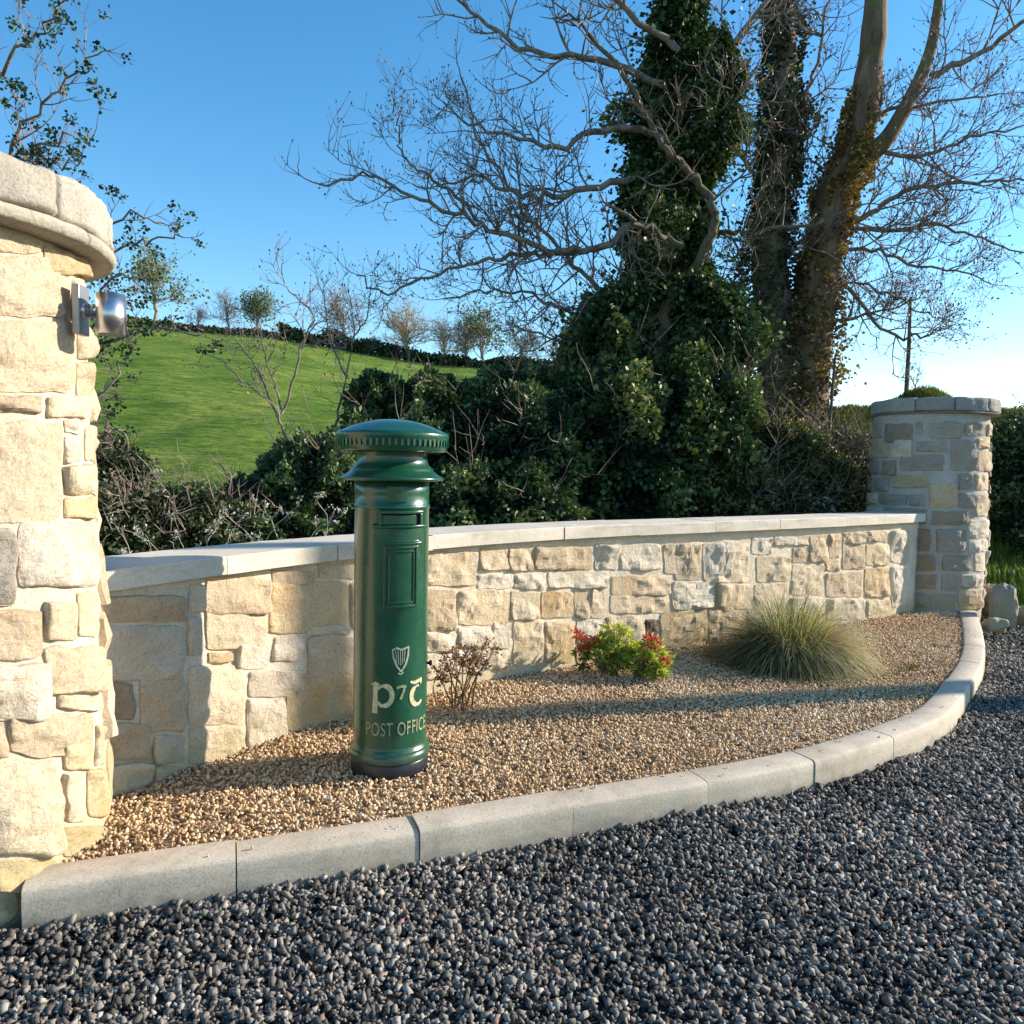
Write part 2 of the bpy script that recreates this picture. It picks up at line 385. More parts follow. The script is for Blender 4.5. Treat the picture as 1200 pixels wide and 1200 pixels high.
x = rg.uniform(-2.1, 4.6, N); y = rg.uniform(2.1, 7.6, N); dk, dw = in_bed(x, y)
ok = (dk > .135) & (dw > -.01) & (np.hypot(x-PR.x, y-PR.y) > .5) & (np.hypot(x-PL.x, y-PL.y) > .52)
# denser near the camera, coarser counts beyond
ok &= rg.random(N) < np.clip(1.25-(y-2.5)*.13, .55, 1)
x, y = x[ok], y[ok]; n_ = len(x)
z = rg.uniform(-.008, .012, n_)+.012*np_noise(x, y, 2.5, 7)+.010*np_noise(x, y, 7, 8)+.03*np.exp(-np.clip(dk[ok]-.14, 0, 9)/.03)*-.4
tn = np.clip(.42*rg.random(n_)+.58*rg.random(n_)+.30*(np_noise(x, y, .9, 4)+np_noise(x, y, 3.1, 6)*.7), 0, 1)
M_PEB = tone_mat('beige_gravel', [(0, (.16, .10, .06)), (.14, (.36, .22, .12)), (.32, (.56, .38, .21)), (.58, (.66, .48, .29)), (.82, (.70, .57, .39)), (1, (.74, .67, .56))], .85, .25, bmp=200)
ks_ = rg.uniform(1.0, KL-.5, 46); kd_ = rg.uniform(.03, .135, 46)**1.0; kp_ = np.array([kerb_at(q)[:2]+kerb_at(q)[4:] for q in ks_])
Q = np.stack([kp_[:, 0]-kp_[:, 2]*kd_, kp_[:, 1]-kp_[:, 3]*kd_, np.full(46, .024)], 1)
pebbles('beige_gravel', np.concatenate([np.stack([x, y, z], 1), Q]), np.concatenate([rg.uniform(.0042, .0100, n_), rg.uniform(.003, .006, 46)]), M_PEB, 1, .22, .7, np.concatenate([tn, rg.random(46)]))
NB = n_
N = 420000
x = rg.uniform(-2.0, 7.2, N); y = rg.uniform(1.55, 7.6, N); dk, dw = in_bed(x, y)
dc = np.hypot(x-PR.x, y-PR.y)
ok = (dk < .0) & (x < y*.78+.9) & (x > -y*.75-.5) & (dc > .55) & (y < 7.75)
ok &= rg.random(N) < np.clip(1.2-(y-2)*.16, .42, 1)
x, y, dk2 = x[ok], y[ok], dk[ok]; n_ = len(x)
z = -.125+rg.uniform(-.008, .014, n_)+.02*np_noise(x, y, 1.7, 17)+.014*np_noise(x, y, 5, 18)+.02*np.exp(dk2/.06)
tn = np.clip(.62*rg.random(n_)+.38*rg.random(n_)+.34*np_noise(x, y, 1.6, 14)+.22*np_noise(x, y, 6, 15), 0, 1)
M_CH = tone_mat('dark_chippings', [(0, (.045, .040, .036)), (.3, (.105, .095, .083)), (.5, (.17, .155, .137)), (.7, (.26, .24, .21)), (.88, (.40, .365, .32)), (.93, (.24, .15, .12)), (1, (.38, .28, .21))], .9, .2, bmp=260)
pebbles('dark_gravel', np.stack([x, y, z], 1), (.0042+.0112*rg.random(n_)**1.6)*np.clip(1+(y-4)*.04, .9, 1.15), M_CH, 2, .48, .75, tn, True)
print('pebbles', NB, n_)

# ------------------------------------------------------------------ stones laid on a surface
def rock_face(surf, quad, seed, nu=10, nv=7, bulge=.03, rough=.012, rnd=.05, freq=7):
    (a0, b0), (a1, b1), (a2, b2), (a3, b3) = quad      # lower left, lower right, upper right, upper left
    V = []; rs = random.Random(seed); ox = rs.uniform(0, 90)
    tilt = (rs.uniform(-.55, .55)*bulge, rs.uniform(-.5, .5)*bulge)
    wd, hg = abs(a1-a0), max(abs(b3-b0), .01); asp = wd/hg
    # a few split planes give the hackly, chiselled face
    pl = [(rs.uniform(-1, 1), rs.uniform(-1, 1), rs.uniform(.2, .8), rs.uniform(0, 6.28)) for _ in range(4)]
    def warp(k, n):
        t = k/n*2-1; return math.copysign(1-(1-abs(t))**2.1, t) if abs(t) > .6 else t*(1-.4**2.1)/.6
    for j in range(nv+1):
        for i in range(nu+1):
            p, q = warp(i, nu), warp(j, nv)
            p2 = p*(1-rnd*(abs(q)**7)/max(asp, .6)); q2 = q*(1-rnd*(abs(p)**7)*min(asp, 1.6))
            u, v = (p2+1)/2, (q2+1)/2
            s = lerp(lerp(a0, a1, u), lerp(a3, a2, u), v); z = lerp(lerp(b0, b1, u), lerp(b3, b2, u), v)
            e = max(abs(p), abs(q))
            N1 = noise.fractal(Vector((s*freq, z*freq*1.3, ox)), 1, 2, 4)
            N2 = abs(noise.noise(Vector((s*8, z*13, ox+5))))
            N3 = noise.noise(Vector((s*40, z*34, ox+9)))
            edge = max(0, 1-abs(p)**26)*max(0, 1-abs(q)**22)
            d = -.020 if e > .999 else -.020+(.020+bulge)*(.12*(1-max(abs(p), abs(q))**3)+.88*edge**.22)
            if e < .999:
                cut = min([0]+[(c-(p-a)*math.cos(t)-(q-b)*math.sin(t))*bulge*.55 for a, b, c, t in pl])
                d += max(cut, -bulge*.95)+(N1*rough*1.7-N2*rough*1.3+N3*rough*.22)*min(1, edge*2)+p*tilt[0]+q*tilt[1]
                d = max(d, .007*min(1, edge*3)-.004)
            k = (1 if e > .6 else .3)
            s += k*.006*noise.noise(Vector((s*13, z*13, ox+20)))*2+k*.002*noise.noise(Vector((s*50, z*50, ox))); z += k*.005*noise.noise(Vector((s*13, z*13, ox+40)))*2+k*.002*noise.noise(Vector((s*50, z*50, ox+7)))
            V.append(surf(s, z, d))
    Fc = [(j*(nu+1)+i, j*(nu+1)+i+1, (j+1)*(nu+1)+i+1, (j+1)*(nu+1)+i) for j in range(nv) for i in range(nu)]
    return V, Fc
GROW = 1.2
def quad_from_px(of, x0, x1, y0, y1, rs, j=1.2, g=GROW):
    Q = [(x0-g, y1+g), (x1+g, y1+g), (x1+g, y0-g), (x0-g, y0-g)]
    return [of(a+rs.uniform(-j, j), b+rs.uniform(-j, j)) for a, b in Q]
# ---- the curved wall
wall = empty('stone_wall', (*wsurf(WL*.45, 0, 0)[:2], 0), 'low curved wall of cream squared stones under a pale coping, behind the gravel bed', 'wall')
ns = 160; prof = [(-.33, -.2), (-.33, 1), (0, 1), (0, -.2)]
V = []; Fc = []
for i in range(ns+1):
    s = WL*i/ns+(.0)
    zt = cope_z(s)+.002
    rows = [(-.33, -.2), (-.33, zt)]+[(0, zt-(zt+.2)*k/24) for k in range(25)]
    for d, z in rows:
        if d == 0: d = -.004+.006*noise.fractal(Vector((s*7, z*7, 3)), 1, 2, 4)
        V.append(wsurf(s, z, d))
nr = 27
for i in range(ns):
    for k in range(nr-1): Fc.append((i*nr+k, i*nr+k+1, (i+1)*nr+k+1, (i+1)*nr+k))
Fc.append(tuple(reversed(range(nr)))); Fc.append(tuple(ns*nr+k for k in range(nr)))
obj('mortar_core', V, Fc, M_MORTAR, wall)
Z3 = lambda a, b, c, d, m: (100+a/3.4286, 100+b/3.4286, 600+c/3.4286, 600+d/3.4286, m)
Z6 = lambda a, b, c, d, m: (480+a/3.4286, 480+b/3.4286, 580+c/3.4286, 580+d/3.4286, m)
Z7 = lambda a, b, c, d, m: (800+a/3., 800+b/3., 450+c/3., 450+d/3., m)
WSTONES = [Z3(*q) for q in [
 (40, 405, 335, 445, 't'), (418, 474, 292, 405, 'w'), (484, 742, 262, 412, 't'), (750, 925, 232, 296, 't'), (932, 1085, 208, 266, 'c'), (1090, 1180, 190, 270, 't'),
 (50, 395, 455, 680, 'w'), (404, 474, 415, 580, 'w'), (488, 728, 378, 552, 'c'), (738, 1058, 275, 490, 'o'), (1066, 1180, 280, 470, 't'),
 (70, 196, 690, 838, 'b'), (216, 404, 650, 888, 't'), (410, 640, 612, 858, 'c'), (492, 590, 562, 604, 'o'), (606, 740, 530, 628, 'w'), (756, 878, 500, 600, 'w'), (652, 878, 636, 742, 'w'),
 (890, 1090, 500, 655, 't'), (1098, 1180, 480, 640, 'c'), (890, 1060, 462, 496, 'w'),
 (76, 262, 850, 1000, 't'), (274, 400, 896, 1010, 'w'), (414, 640, 856, 1012, 'c'), (650, 800, 750, 960, 'w'), (806, 1090, 650, 890, 'o'), (1098, 1180, 650, 860, 'o'),
 (60, 270, 1010, 1160, 'w'), (276, 400, 1020, 1120, 'c')]]
WSTONES += [Z6(*q) for q in [
 (62, 274, 228, 366, 'c'), (282, 394, 214, 302, 't'), (400, 494, 212, 306, 't'), (500, 734, 206, 302, 't'), (742, 836, 198, 300, 'w'), (844, 1012, 196, 302, 'w'), (1022, 1172, 196, 318, 'c'), (1180, 1290, 190, 350, 'w'),
 (270, 416, 316, 374, 'w'), (424, 546, 318, 378, 'w'), (556, 800, 310, 374, 'w'), (812, 1044, 324, 400, 't'), (806, 1044, 406, 474, 't'), (1056, 1200, 348, 466, 'w'),
 (66, 186, 380, 548, 't'), (192, 400, 378, 524, 'c'), (406, 520, 388, 500, 'c'), (528, 656, 388, 496, 'o'), (662, 718, 384, 494, 't'), (726, 786, 382, 494, 'c'), (1206, 1300, 368, 470, 't'),
 (62, 186, 558, 632, 'w'), (194, 328, 532, 612, 'w'), (336, 406, 512, 614, 'w'), (414, 538, 508, 684, 'c'), (546, 660, 504, 674, 'o'), (668, 786, 500, 600, 'w'), (794, 944, 484, 590, 'c'), (1006, 1190, 476, 626, 'o'),
 (62, 180, 640, 740, 'w'), (188, 300, 622, 712, 'w'), (308, 406, 622, 700, 'c'), (668, 800, 606, 680, 't'), (808, 1000, 600, 670, 't'), (948, 1000, 500, 560, 'd'), (1200, 1300, 480, 620, 'c')]]
WSTONES += [Z7(*q) for q in [
 (-30, 66, 558, 690, 't'), (78, 232, 556, 698, 'c'), (244, 316, 540, 600, 'w'), (258, 380, 606, 694, 'c'), (322, 440, 534, 566, 'w'), (388, 440, 572, 628, 't'), (446, 510, 530, 626, 't'), (516, 556, 528, 612, 't'),
 (562, 640, 520, 560, 't'), (646, 720, 518, 556, 't'), (562, 640, 566, 650, 't'), (646, 722, 562, 638, 'c'),
 (-24, 112, 704, 786, 'w'), (120, 246, 702, 790, 't'), (252, 372, 702, 790, 'c'), (380, 494, 634, 742, 'c'), (500, 554, 618, 656, 't'), (504, 632, 662, 748, 't'), (560, 632, 652, 660, 't'), (640, 722, 646, 748, 'o'),
 (-20, 84, 794, 900, 'o'), (92, 220, 796, 880, 'c'), (228, 372, 796, 860, 't'), (380, 500, 750, 850, 'w'), (508, 640, 754, 830, 'w'), (648, 726, 756, 826, 'c'),
 (732, 796, 512, 630, 'w'), (732, 796, 636, 786, 'w')]]
rs = random.Random(4)
for i, (x0, x1, y0, y1, mk) in enumerate(WSTONES):
    q = quad_from_px(w_of, x0, x1, y0, y1, rs, .8, 0.0 if x0 < 460 else 0.2)
    q = [(s, max(-.05, min(z, cope_z(s)-.006))) for s, z in q]
    if min(q[2][1]-q[1][1], q[3][1]-q[0][1]) < .02: continue
    big = (x1-x0)*(y1-y0) > 2500
    V, Fc = rock_face(wsurf, q, i, 26 if big else 18, 18 if big else 13, rs.uniform(.010, .026) if x0 < 460 else rs.uniform(.014, .028), .007 if x0 < 460 else .012)
    obj('stone', V, Fc, S_MAT[mk], wall, smooth=False)
# coping stones
def cope_piece(s0, s1):
    V = []; Fc = []; n = max(4, int((s1-s0)/.08)); T = .078; rr = random.Random(int(s0*1000)); dz = rr.uniform(-.002, .003); dd = rr.uniform(-.003, .003)
    sec = [(.055, 0), (.055, .35), (.055, .7), (.055, .93), (.050, 1.0), (-.15, 1.02), (-.345, 1.0), (-.35, .93), (-.35, 0)]
    for i in range(n+1):
        s = lerp(s0+.002, s1-.002, i/n); z0 = cope_z(s)+dz
        for d, h in sec:
            V.append(wsurf(s, z0+T*h+(.0025*noise.noise(Vector((s*9, d*20, h*6))) if h > .5 else 0), d+dd+.0035*noise.noise(Vector((s*8, h*9, 2)))))
    k = len(sec)
    for i in range(n):
        for j in range(k): Fc.append((i*k+j, (i+1)*k+j, (i+1)*k+(j+1) % k, i*k+(j+1) % k))
    Fc.append(tuple(range(k))); Fc.append(tuple(n*k+j for j in reversed(range(k))))
    return V, Fc
cj = [.05]+[w_of(px, 640)[0] for px in (257, 388, 500, 655, 744, 832, 907, 985)]+[WL+.02]
for a, b_ in zip(cj[:-1], cj[1:]):
    V, Fc = cope_piece(a, b_); obj('coping_stone', V, Fc, M_COPE, wall, smooth=False)

# ------------------------------------------------------------------ round gate pillars
def pillar(name, C, rfun, top, stones, mortar, label, mats, courses, arc, seed, cap, capmat, nu=10, cap_off=(0, 0), cap_gaps=()):
    e = empty(name, C, label, 'gate pillar', 'round stone gate pillars')
    def surf(a, z, d):            # a = arc length round the pillar measured in metres at the foot
        r = rfun(z)+d; t = a/rfun(0); return (C.x+r*math.cos(t), C.y+r*math.sin(t), z)
    def of(px, py):
        rr_ = ray(px, py); z = 1.0; th = None
        for _ in range(6):
            r = rfun(z); dx, dy = rr_[0], rr_[1]; A = dx*dx+dy*dy; B = -2*(dx*C.x+dy*C.y); CC = C.x**2+C.y**2-r*r
            D = max(B*B-4*A*CC, 0); t = (-B-D**.5)/(2*A)
            x, y = dx*t-C.x, dy*t-C.y; th = math.atan2(y, x); z = CAM_H+rr_[2]*t
        if D == 0 or th > 0: pass
        return th*rfun(0), z
    V = []; Fc = []; na, nz = 90, 60
    for k in range(nz+1):
        z = -.2+(top+.21)*k/nz
        for j in range(na):
            t = 2*math.pi*j/na; d = -.004+.006*noise.fractal(Vector((math.cos(t)*3, math.sin(t)*3, z*5+seed)), 1, 2, 4)
            V.append((C.x+(rfun(z)+d)*math.cos(t), C.y+(rfun(z)+d)*math.sin(t), z))
    for k in range(nz):
        for j in range(na): Fc.append((k*na+j, k*na+(j+1) % na, (k+1)*na+(j+1) % na, (k+1)*na+j))
    obj('mortar_core', V, Fc, mortar, e)
    rs = random.Random(seed); amin, amax = 9, -9; cover = []
    for i, (x0, x1, y0, y1, mk) in enumerate(stones):
        q = quad_from_px(of, x0, x1, y0, y1, rs, .7, 0.3 if C.x < 0 else -0.3)
        q = [(a, min(max(z, -.1), top-.008)) for a, z in q]
        if q[3][1]-q[0][1] < .015 or q[1][0]-q[0][0] < .01: continue
        amin = min(amin, q[0][0]); amax = max(amax, q[1][0]); cover.append(q)
        big = (x1-x0)*(y1-y0) > 2500
        V, Fc = rock_face(surf, q, seed+i, nu+20 if big else nu+6, nu+14 if big else nu+3, rs.uniform(.012, .030), .010 if C.x < 0 else .013)
        obj('stone', V, Fc, S_MAT[mk], e, smooth=False)
    # the sides the lens only just sees: coursed stones round the rest
    z = .0; per = 2*math.pi*rfun(0)
    while z < top-.08:
        h = min(rs.uniform(*courses), top-.01-z)
        vis = [q for q in cover if q[0][1] < z+h*.7 and q[3][1] > z+h*.3]
        a = max([q[1][0] for q in vis], default=amax)+.02; end = min([q[0][0] for q in vis], default=amin)+per-.02
        while a < end-.05:
            l = rs.uniform(.18, .42); l = end-a if end-(a+l) < .15 else l
            q = [(a, z+.008), (a+l-.018, z+.008), (a+l-.018, z+h-.01), (a, z+h-.01)]
            V, Fc = rock_face(surf, q, rs.randrange(9999), 8, 6, rs.uniform(.016, .034), .014)
            obj('stone', V, Fc, S_MAT[rs.choice(mats)], e, smooth=False); a += l
        z += h
    # cap: a thin lip and thick blocks above it
    r_, z0, z1, z2 = cap
    cx, cy = C.x+cap_off[0], C.y+cap_off[1]
    def ring(a0, a1, prof, gap, rghn, sd):
        V = []; Fc = []; n = max(6, int((a1-a0)*34)); k = len(prof)
        for i in range(n+1):
            t = lerp(a0+gap, a1-gap, i/n)
            for jj, (r, zz) in enumerate(prof):
                q = Vector((r*math.cos(t)*6, r*math.sin(t)*6, zz*8+sd)); dn = rghn*(noise.fractal(q, 1, 2, 4)*1.2+.5*noise.noise(q*6))-.007*max(0, 1-min(i, n-i)/1.2)
                V.append((cx+(r+dn)*math.cos(t), cy+(r+dn)*math.sin(t), zz+.35*dn))
        for i in range(n):
            for j in range(k-1): Fc.append((i*k+j, (i+1)*k+j, (i+1)*k+j+1, i*k+j+1))
        Fc.append(tuple(range(k))); Fc.append(tuple(n*k+j for j in reversed(range(k))))
        return V, Fc
    cuts = sorted(cap_gaps)
    prof1 = [(.05, z0), (r_-.10, z0), (r_-.03, z0+.001), (r_-.006, z0+.003), (r_+.002, z0+.010), (r_+.006, (z0+z1)/2), (r_+.002, z1-.008), (r_-.012, z1-.002), (.06, z1-.003)]
    H = z2-z1
    prof2 = [(.08, z1), (r_-.05, z1), (r_-.016, z1+.002), (r_-.004, z1+.010), (r_, z1+H*.12), (r_-.004, z1+H*.35), (r_-.001, z1+H*.6), (r_-.004, z1+H*.86), (r_-.012, z1+H*.97), (r_-.035, z1+H*1.0), (r_-.10, z1+H*1.02), (r_*.5, z1+H*1.06), (.04, z1+H*1.08)]
    for a, b_ in zip(cuts, cuts[1:]+[cuts[0]+2*math.pi]):
        if z1 > z0:
            V, Fc = ring(a+.22, b_+.22, prof1, .0012, .005, seed); obj('cap_stone', V, Fc, capmat[0], e)
        V, Fc = ring(a, b_, prof2, .007, .012, seed+a*3); obj('cap_stone', V, Fc, capmat[1], e)
    return e, of
LST = [(-60, -20, 262, 300, 't'), (-18, 48, 250, 296, 't'), (52, 99, 285, 322, 'o'), (-60, 82, 301, 372, 'c'), (84, 104, 326, 376, 'c'), (-60, 89, 377, 460, 't'), (91, 106, 380, 420, 'c'), (90, 107, 425, 466, 't'),
 (-60, 50, 464, 484, 't'), (54, 106, 464, 490, 'c'), (-60, 72, 494, 612, 'c'), (76, 98, 494, 508, 'w'), (76, 97, 511, 541, 'w'), (100, 113, 500, 540, 'c'), (74, 112, 545, 580, 'c'), (75, 113, 583, 608, 'o'),
 (-60, 18, 618, 710, 'g'), (21, 114, 611, 688, 'w'), (-60, 50, 714, 772, 't'), (53, 90, 706, 752, 't'), (92, 115, 694, 745, 'c'), (-60, 58, 777, 842, 'w'), (52, 116, 757, 812, 't'), (66, 117, 816, 832, 'c'),
 (-60, 6, 846, 886, 't'), (10, 108, 836, 886, 't'), (-60, 70, 891, 1000, 'c'), (74, 108, 872, 902, 'o'), (75, 100, 906, 962, 'c'), (103, 125, 900, 958, 'o'), (111, 122, 850, 896, 'c'),
 (-60, 66, 1006, 1040, 'o'), (72, 124, 968, 1004, 'o'), (-60, 20, 1044, 1100, 'c')]
g_ = W(68, 215, 2.05); CUTL = math.atan2(-.42, .40)
for _ in range(30):                            # where round the cap the photo shows its joint
    r_ = ray(68, 225); tt = ((PL.x+.58*math.cos(CUTL))*r_[0]+(PL.y+.58*math.sin(CUTL))*r_[1])/(r_[0]**2+r_[1]**2)
    ex = r_[0]*tt-PL.x-.58*math.cos(CUTL); ey = r_[1]*tt-PL.y-.58*math.sin(CUTL); CUTL += .8*(-math.sin(CUTL)*ex+math.cos(CUTL)*ey)/.58
print('joint angle', CUTL)
rfL = lambda z: .55-.065*max(0, min(1, (z-.15)/1.8))**1.2
# angle of the joint in the left cap that the photo shows at x = 68
pL, ofL = pillar('gate_pillar', PL, rfL, 2.0, LST, M_MORTAR, 'large sunlit cream stone pillar at the left edge, with a steel lamp on its side', 'ctcow', (.14, .30), None, 100,
  (.585, 1.985, 2.035, 2.175), (S_MAT['k'], S_MAT['k']), 12, (0, 0), (CUTL, .35, 1.6, 2.9, 4.2))
Z5 = lambda a, b, c, d, m: (980+a/4., 980+b/4., 440+c/4., 440+d/4., m)
RST = [Z5(*q) for q in [(146, 216, 216, 250, 'g'), (225, 362, 222, 320, 'b'), (370, 402, 218, 282, 'g'), (434, 588, 216, 296, 'g'), (600, 700, 218, 284, 'g'), (706, 745, 224, 284, 't'),
 (144, 216, 260, 326, 'g'), (374, 524, 304, 360, 'g'), (534, 655, 300, 450, 'g'), (662, 742, 290, 346, 't'), (172, 292, 338, 412, 'b'), (300, 506, 366, 452, 'g'), (148, 272, 426, 462, 'g'), (664, 738, 354, 450, 't'),
 (142, 244, 470, 528, 'g'), (266, 432, 464, 526, 'o'), (436, 566, 504, 622, 'o'), (572, 640, 458, 540, 'g'), (648, 735, 458, 540, 't'), (164, 408, 540, 640, 'b'), (574, 640, 550, 620, 'g'), (648, 735, 550, 660, 't'), (444, 618, 632, 702, 'b'),
 (135, 340, 648, 700, 'g'), (350, 442, 716, 826, 'b'), (468, 612, 716, 826, 'g'), (620, 708, 670, 760, 'w'), (620, 706, 768, 826, 'w'), (348, 464, 838, 920, 'b'), (494, 640, 838, 920, 'g'), (648, 696, 834, 920, 'w'),
 (345, 472, 930, 1006, 'b'), (490, 572, 930, 1010, 'g'), (580, 692, 928, 992, 'w'), (335, 432, 1020, 1090, 'g'), (436, 560, 1022, 1094, 'g'), (570, 680, 1000, 1094, 't')]]
rfR = lambda z: .528+.012*math.sin(z*3)
pR, ofR = pillar('gate_pillar', PR, rfR, 1.885, RST, M_MORTARG, 'grey stone pillar at the far right end of the curved wall, mostly in shade', 'ggbtw', (.12, .24), None, 300,
  (.575, 1.885, 1.905, 2.04), (S_MAT['K'], S_MAT['K']), 8, (.03, 0), (-2.35, -1.75, -1.15, -.5, .6, 1.7, 2.8))

# ------------------------------------------------------------------ steel wall lamp on the left pillar
M_STEEL = simple('brushed_steel', (.62, .62, .63), .32, 1.0, var=.12, scale=60)
M_STEELD = simple('dull_steel', (.33, .34, .36), .45, .8)
la, lz = ofL(80, 366); la /= rfL(0); out = Vector((math.cos(la), math.sin(la), 0)); side = Vector((-out.y, out.x, 0))
r0 = Vector((PL.x, PL.y, lz)); lc = W(130, 369, (r0+out*(rfL(lz)+.10)).y)
out = Vector((lc.x-PL.x, lc.y-PL.y, 0)).normalized()*.25+out*.75; out.normalize(); side = Vector((-out.y, out.x, 0)); r0.z = lc.z
print('lamp', la, lz, lc, (lc-r0).length)
lamp = empty('wall_lamp', r0+out*.50, 'brushed steel cylinder lamp on a back plate, fixed to the left stone pillar', 'wall lamp')
mb = MB(); pn = Vector((math.cos(la), math.sin(la), 0)); ps = Vector((-pn.y, pn.x, 0)); pc = Vector((PL.x, PL.y, lc.z+.012))+pn*(rfL(lz)+.040)
mb.box(pc, pn*.012, ps*.034, Vector((0, 0, .080))); out = (Vector((lc.x, lc.y, 0))-Vector((pc.x, pc.y, 0))).normalized()
o = mb.build('back_plate', M_STEELD, lamp, smooth=False)
bv = o.modifiers.new('bevel', 'BEVEL'); bv.width = .003; bv.segments = 2
mb = MB(); mb.tube([pc, Vector((lc.x, lc.y, lc.z))-out*.045], .011, 12); mb.tube([pc+out*.01, pc+out*.03], .022, 16); mb.build('arm', M_STEEL, lamp)
V, Fc = lathe(lc, [(.030, -.062), (.041, -.065), (.0455, -.065), (.0455, .065), (.042, .065), (.040, .055), (.028, .054)], 40); obj('lamp_body', V, Fc, M_STEEL, lamp)
V, Fc = lathe(lc, [(.039, .056), (.0, .0565)], 24); obj('lens', V, Fc, simple('frosted_glass', (.7, .7, .68), .3), lamp)

# ------------------------------------------------------------------ kerb
kerb = empty('garden_kerb', (.9, 3.1, -.12), 'curved pale concrete kerb between the beige gravel bed and the dark gravel driveway', 'kerb')
kj = [kx(px, py) for px, py in ((277, 1006), (492, 973), (672, 942), (832, 917), (957, 892), (1050, 865), (1117, 835), (1143, 800))]
kj = [kx(22, 1042)]+kj
while kj[-1] < KL-.7: kj.append(kj[-1]+.62)
kj.append(KL)
for i, (a, b_) in enumerate(zip(kj[:-1], kj[1:])):
    V = []; Fc = []; n = 10; rr = random.Random(i); dz = rr.uniform(-.005, .004); sh = rr.uniform(-.005, .004)
    sec = [(0, -.22), (0, -.09), (0, -.03), (-.002, .004), (-.008, .014), (-.018, .019), (-.07, .021), (-.135, .020), (-.143, .014), (-.145, .0), (-.145, -.22)]
    for k in range(n+1):
        s = lerp(a+.0022, b_-.0022, k/n); x, y, tx, ty, nx, ny = kerb_at(s)
        e = .0035*(k in (0, n))*rr.random()
        for d, z in sec:
            dd = d+sh+(-e if d > -.03 else e*(d < -.12)); q = noise.noise(Vector((s*11, d*30, z*30)))*.0018
            V.append((x+nx*(dd+q), y+ny*(dd+q), z+dz+q-e*.6*(z > 0)))
    k_ = len(sec)
    for k in range(n):
        for j in range(k_-1): Fc.append((k*k_+j, k*k_+j+1, (k+1)*k_+j+1, (k+1)*k_+j))
    m0 = len(V); V += V[:k_]+V[n*k_:n*k_+k_]
    Fc.append(tuple(m0+j for j in range(k_))); Fc.append(tuple(m0+k_+j for j in reversed(range(k_))))
    obj('kerb_stone', V, Fc, M_KERB, kerb)
V = []; Fc = []
for s in np.linspace(kj[0], KL, 80):
    x, y, tx, ty, nx, ny = kerb_at(s)
    V += [(x-nx*.012, y-ny*.012, -.2), (x-nx*.012, y-ny*.012, .002), (x-nx*.133, y-ny*.133, .002), (x-nx*.133, y-ny*.133, -.2)]
for i in range(79):
    for j in range(3): Fc.append((i*4+j, i*4+j+1, i*4+j+5, i*4+j+4))
obj('joint_mortar', V, Fc, simple('joint_mortar', (.09, .085, .075), .95), kerb)

# ------------------------------------------------------------------ post box
BC = Vector((-.512, 3.272, 0)); FR = R(-66)
m, n, b = newmat('green_gloss_paint'); p = pos(n)
col = ramp(n, noi(n, p, 7, 6, .7), [(.3, (.006, .056, .030)), (.7, (.010, .082, .044))])
dirt = ramp(n, noi(n, p, 30, 6, .8), [(.62, (0, 0, 0)), (.75, (1, 1, 1))])
col = mix(n, math_(n, 'MULTIPLY', dirt, .14), col, (.16, .17, .13))
zz = math_(n, 'ADD', math_(n, 'MULTIPLY', zof(n, p), -5.5), math_(n, 'MULTIPLY', noi(n, p, 22, 6, .75), 2.0))
col = mix(n, math_(n, 'MULTIPLY', ramp(n, zz, [(.25, (0, 0, 0)), (1.0, (1, 1, 1))]), .30), col, (.17, .15, .11))
n.links.new(col, b.inputs['Base Color']); b.inputs['Roughness'].default_value = .20
n.links.new(ramp(n, noi(n, p, 18, 5, .7), [(.3, (.22, .22, .22)), (.75, (.42, .42, .42))]), b.inputs['Roughness'])
b.inputs['Specular IOR Level'].default_value = .45; b.inputs['Coat Weight'].default_value = .45; b.inputs['Coat Roughness'].default_value = .16; b.inputs['Coat IOR'].default_value = 1.5
pa = bump(n, b, noi(n, p, 9, 3, .5), .16, .02); bump(n, b, noi(n, p, 130, 3, .6), .10, .001, pa); M_GREEN = m
M_BLACK = simple('black_base_paint', (.014, .018, .028), .35, 0, .5, .3, 25); M_MATT = simple('matt_black', (.004, .004, .004), .9)
M_GOLD = simple('worn_cream_paint', (.52, .47, .28), .5, 0, .4, .4, 70); M_GOLDW = simple('faded_cream_paint', (.28, .30, .17), .5, 0, .4, .55, 90)
M_SILV = simple('faded_silver_paint', (.34, .40, .30), .5, 0, .4, .4, 90)
box = empty('post_box', BC, 'tall green cast iron pillar post box with domed cap standing on the gravel bed', 'post box')
def bs(u, z, d=0, r=.157):
    t = FR+u/.157; return (BC.x+(r+d)*math.cos(t), BC.y+(r+d)*math.sin(t), z)
V, Fc = lathe(BC, [(.160, -.04), (.165, -.03), (.166, .052), (.163, .058)], 72); obj('base', V, Fc, M_BLACK, box)
prof = [(.163, .056), (.170, .060), (.172, .068), (.172, .084), (.168, .092), (.165, .094), (.168, .100), (.167, .106), (.161, .112), (.158, .118), (.157, .13), (.157, .60), (.157, 1.118), (.160, 1.121), (.162, 1.128), (.160, 1.136), (.157, 1.139), (.157, 1.18), (.1575, 1.19), (.1575, 1.238)]
V, Fc = lathe(BC, prof, 96); body = obj('body', V, Fc, M_GREEN, box)
prof = [(.157, 1.236), (.200, 1.237), (.217, 1.240), (.2195, 1.246), (.216, 1.252), (.205, 1.256), (.196, 1.262), (.180, 1.274), (.174, 1.280), (.172, 1.288), (.166, 1.292), (.155, 1.302), (.149, 1.316), (.1465, 1.334), (.148, 1.350), (.152, 1.362)]
V, Fc = lathe(BC, prof, 96); obj('collar', V, Fc, M_GREEN, box)
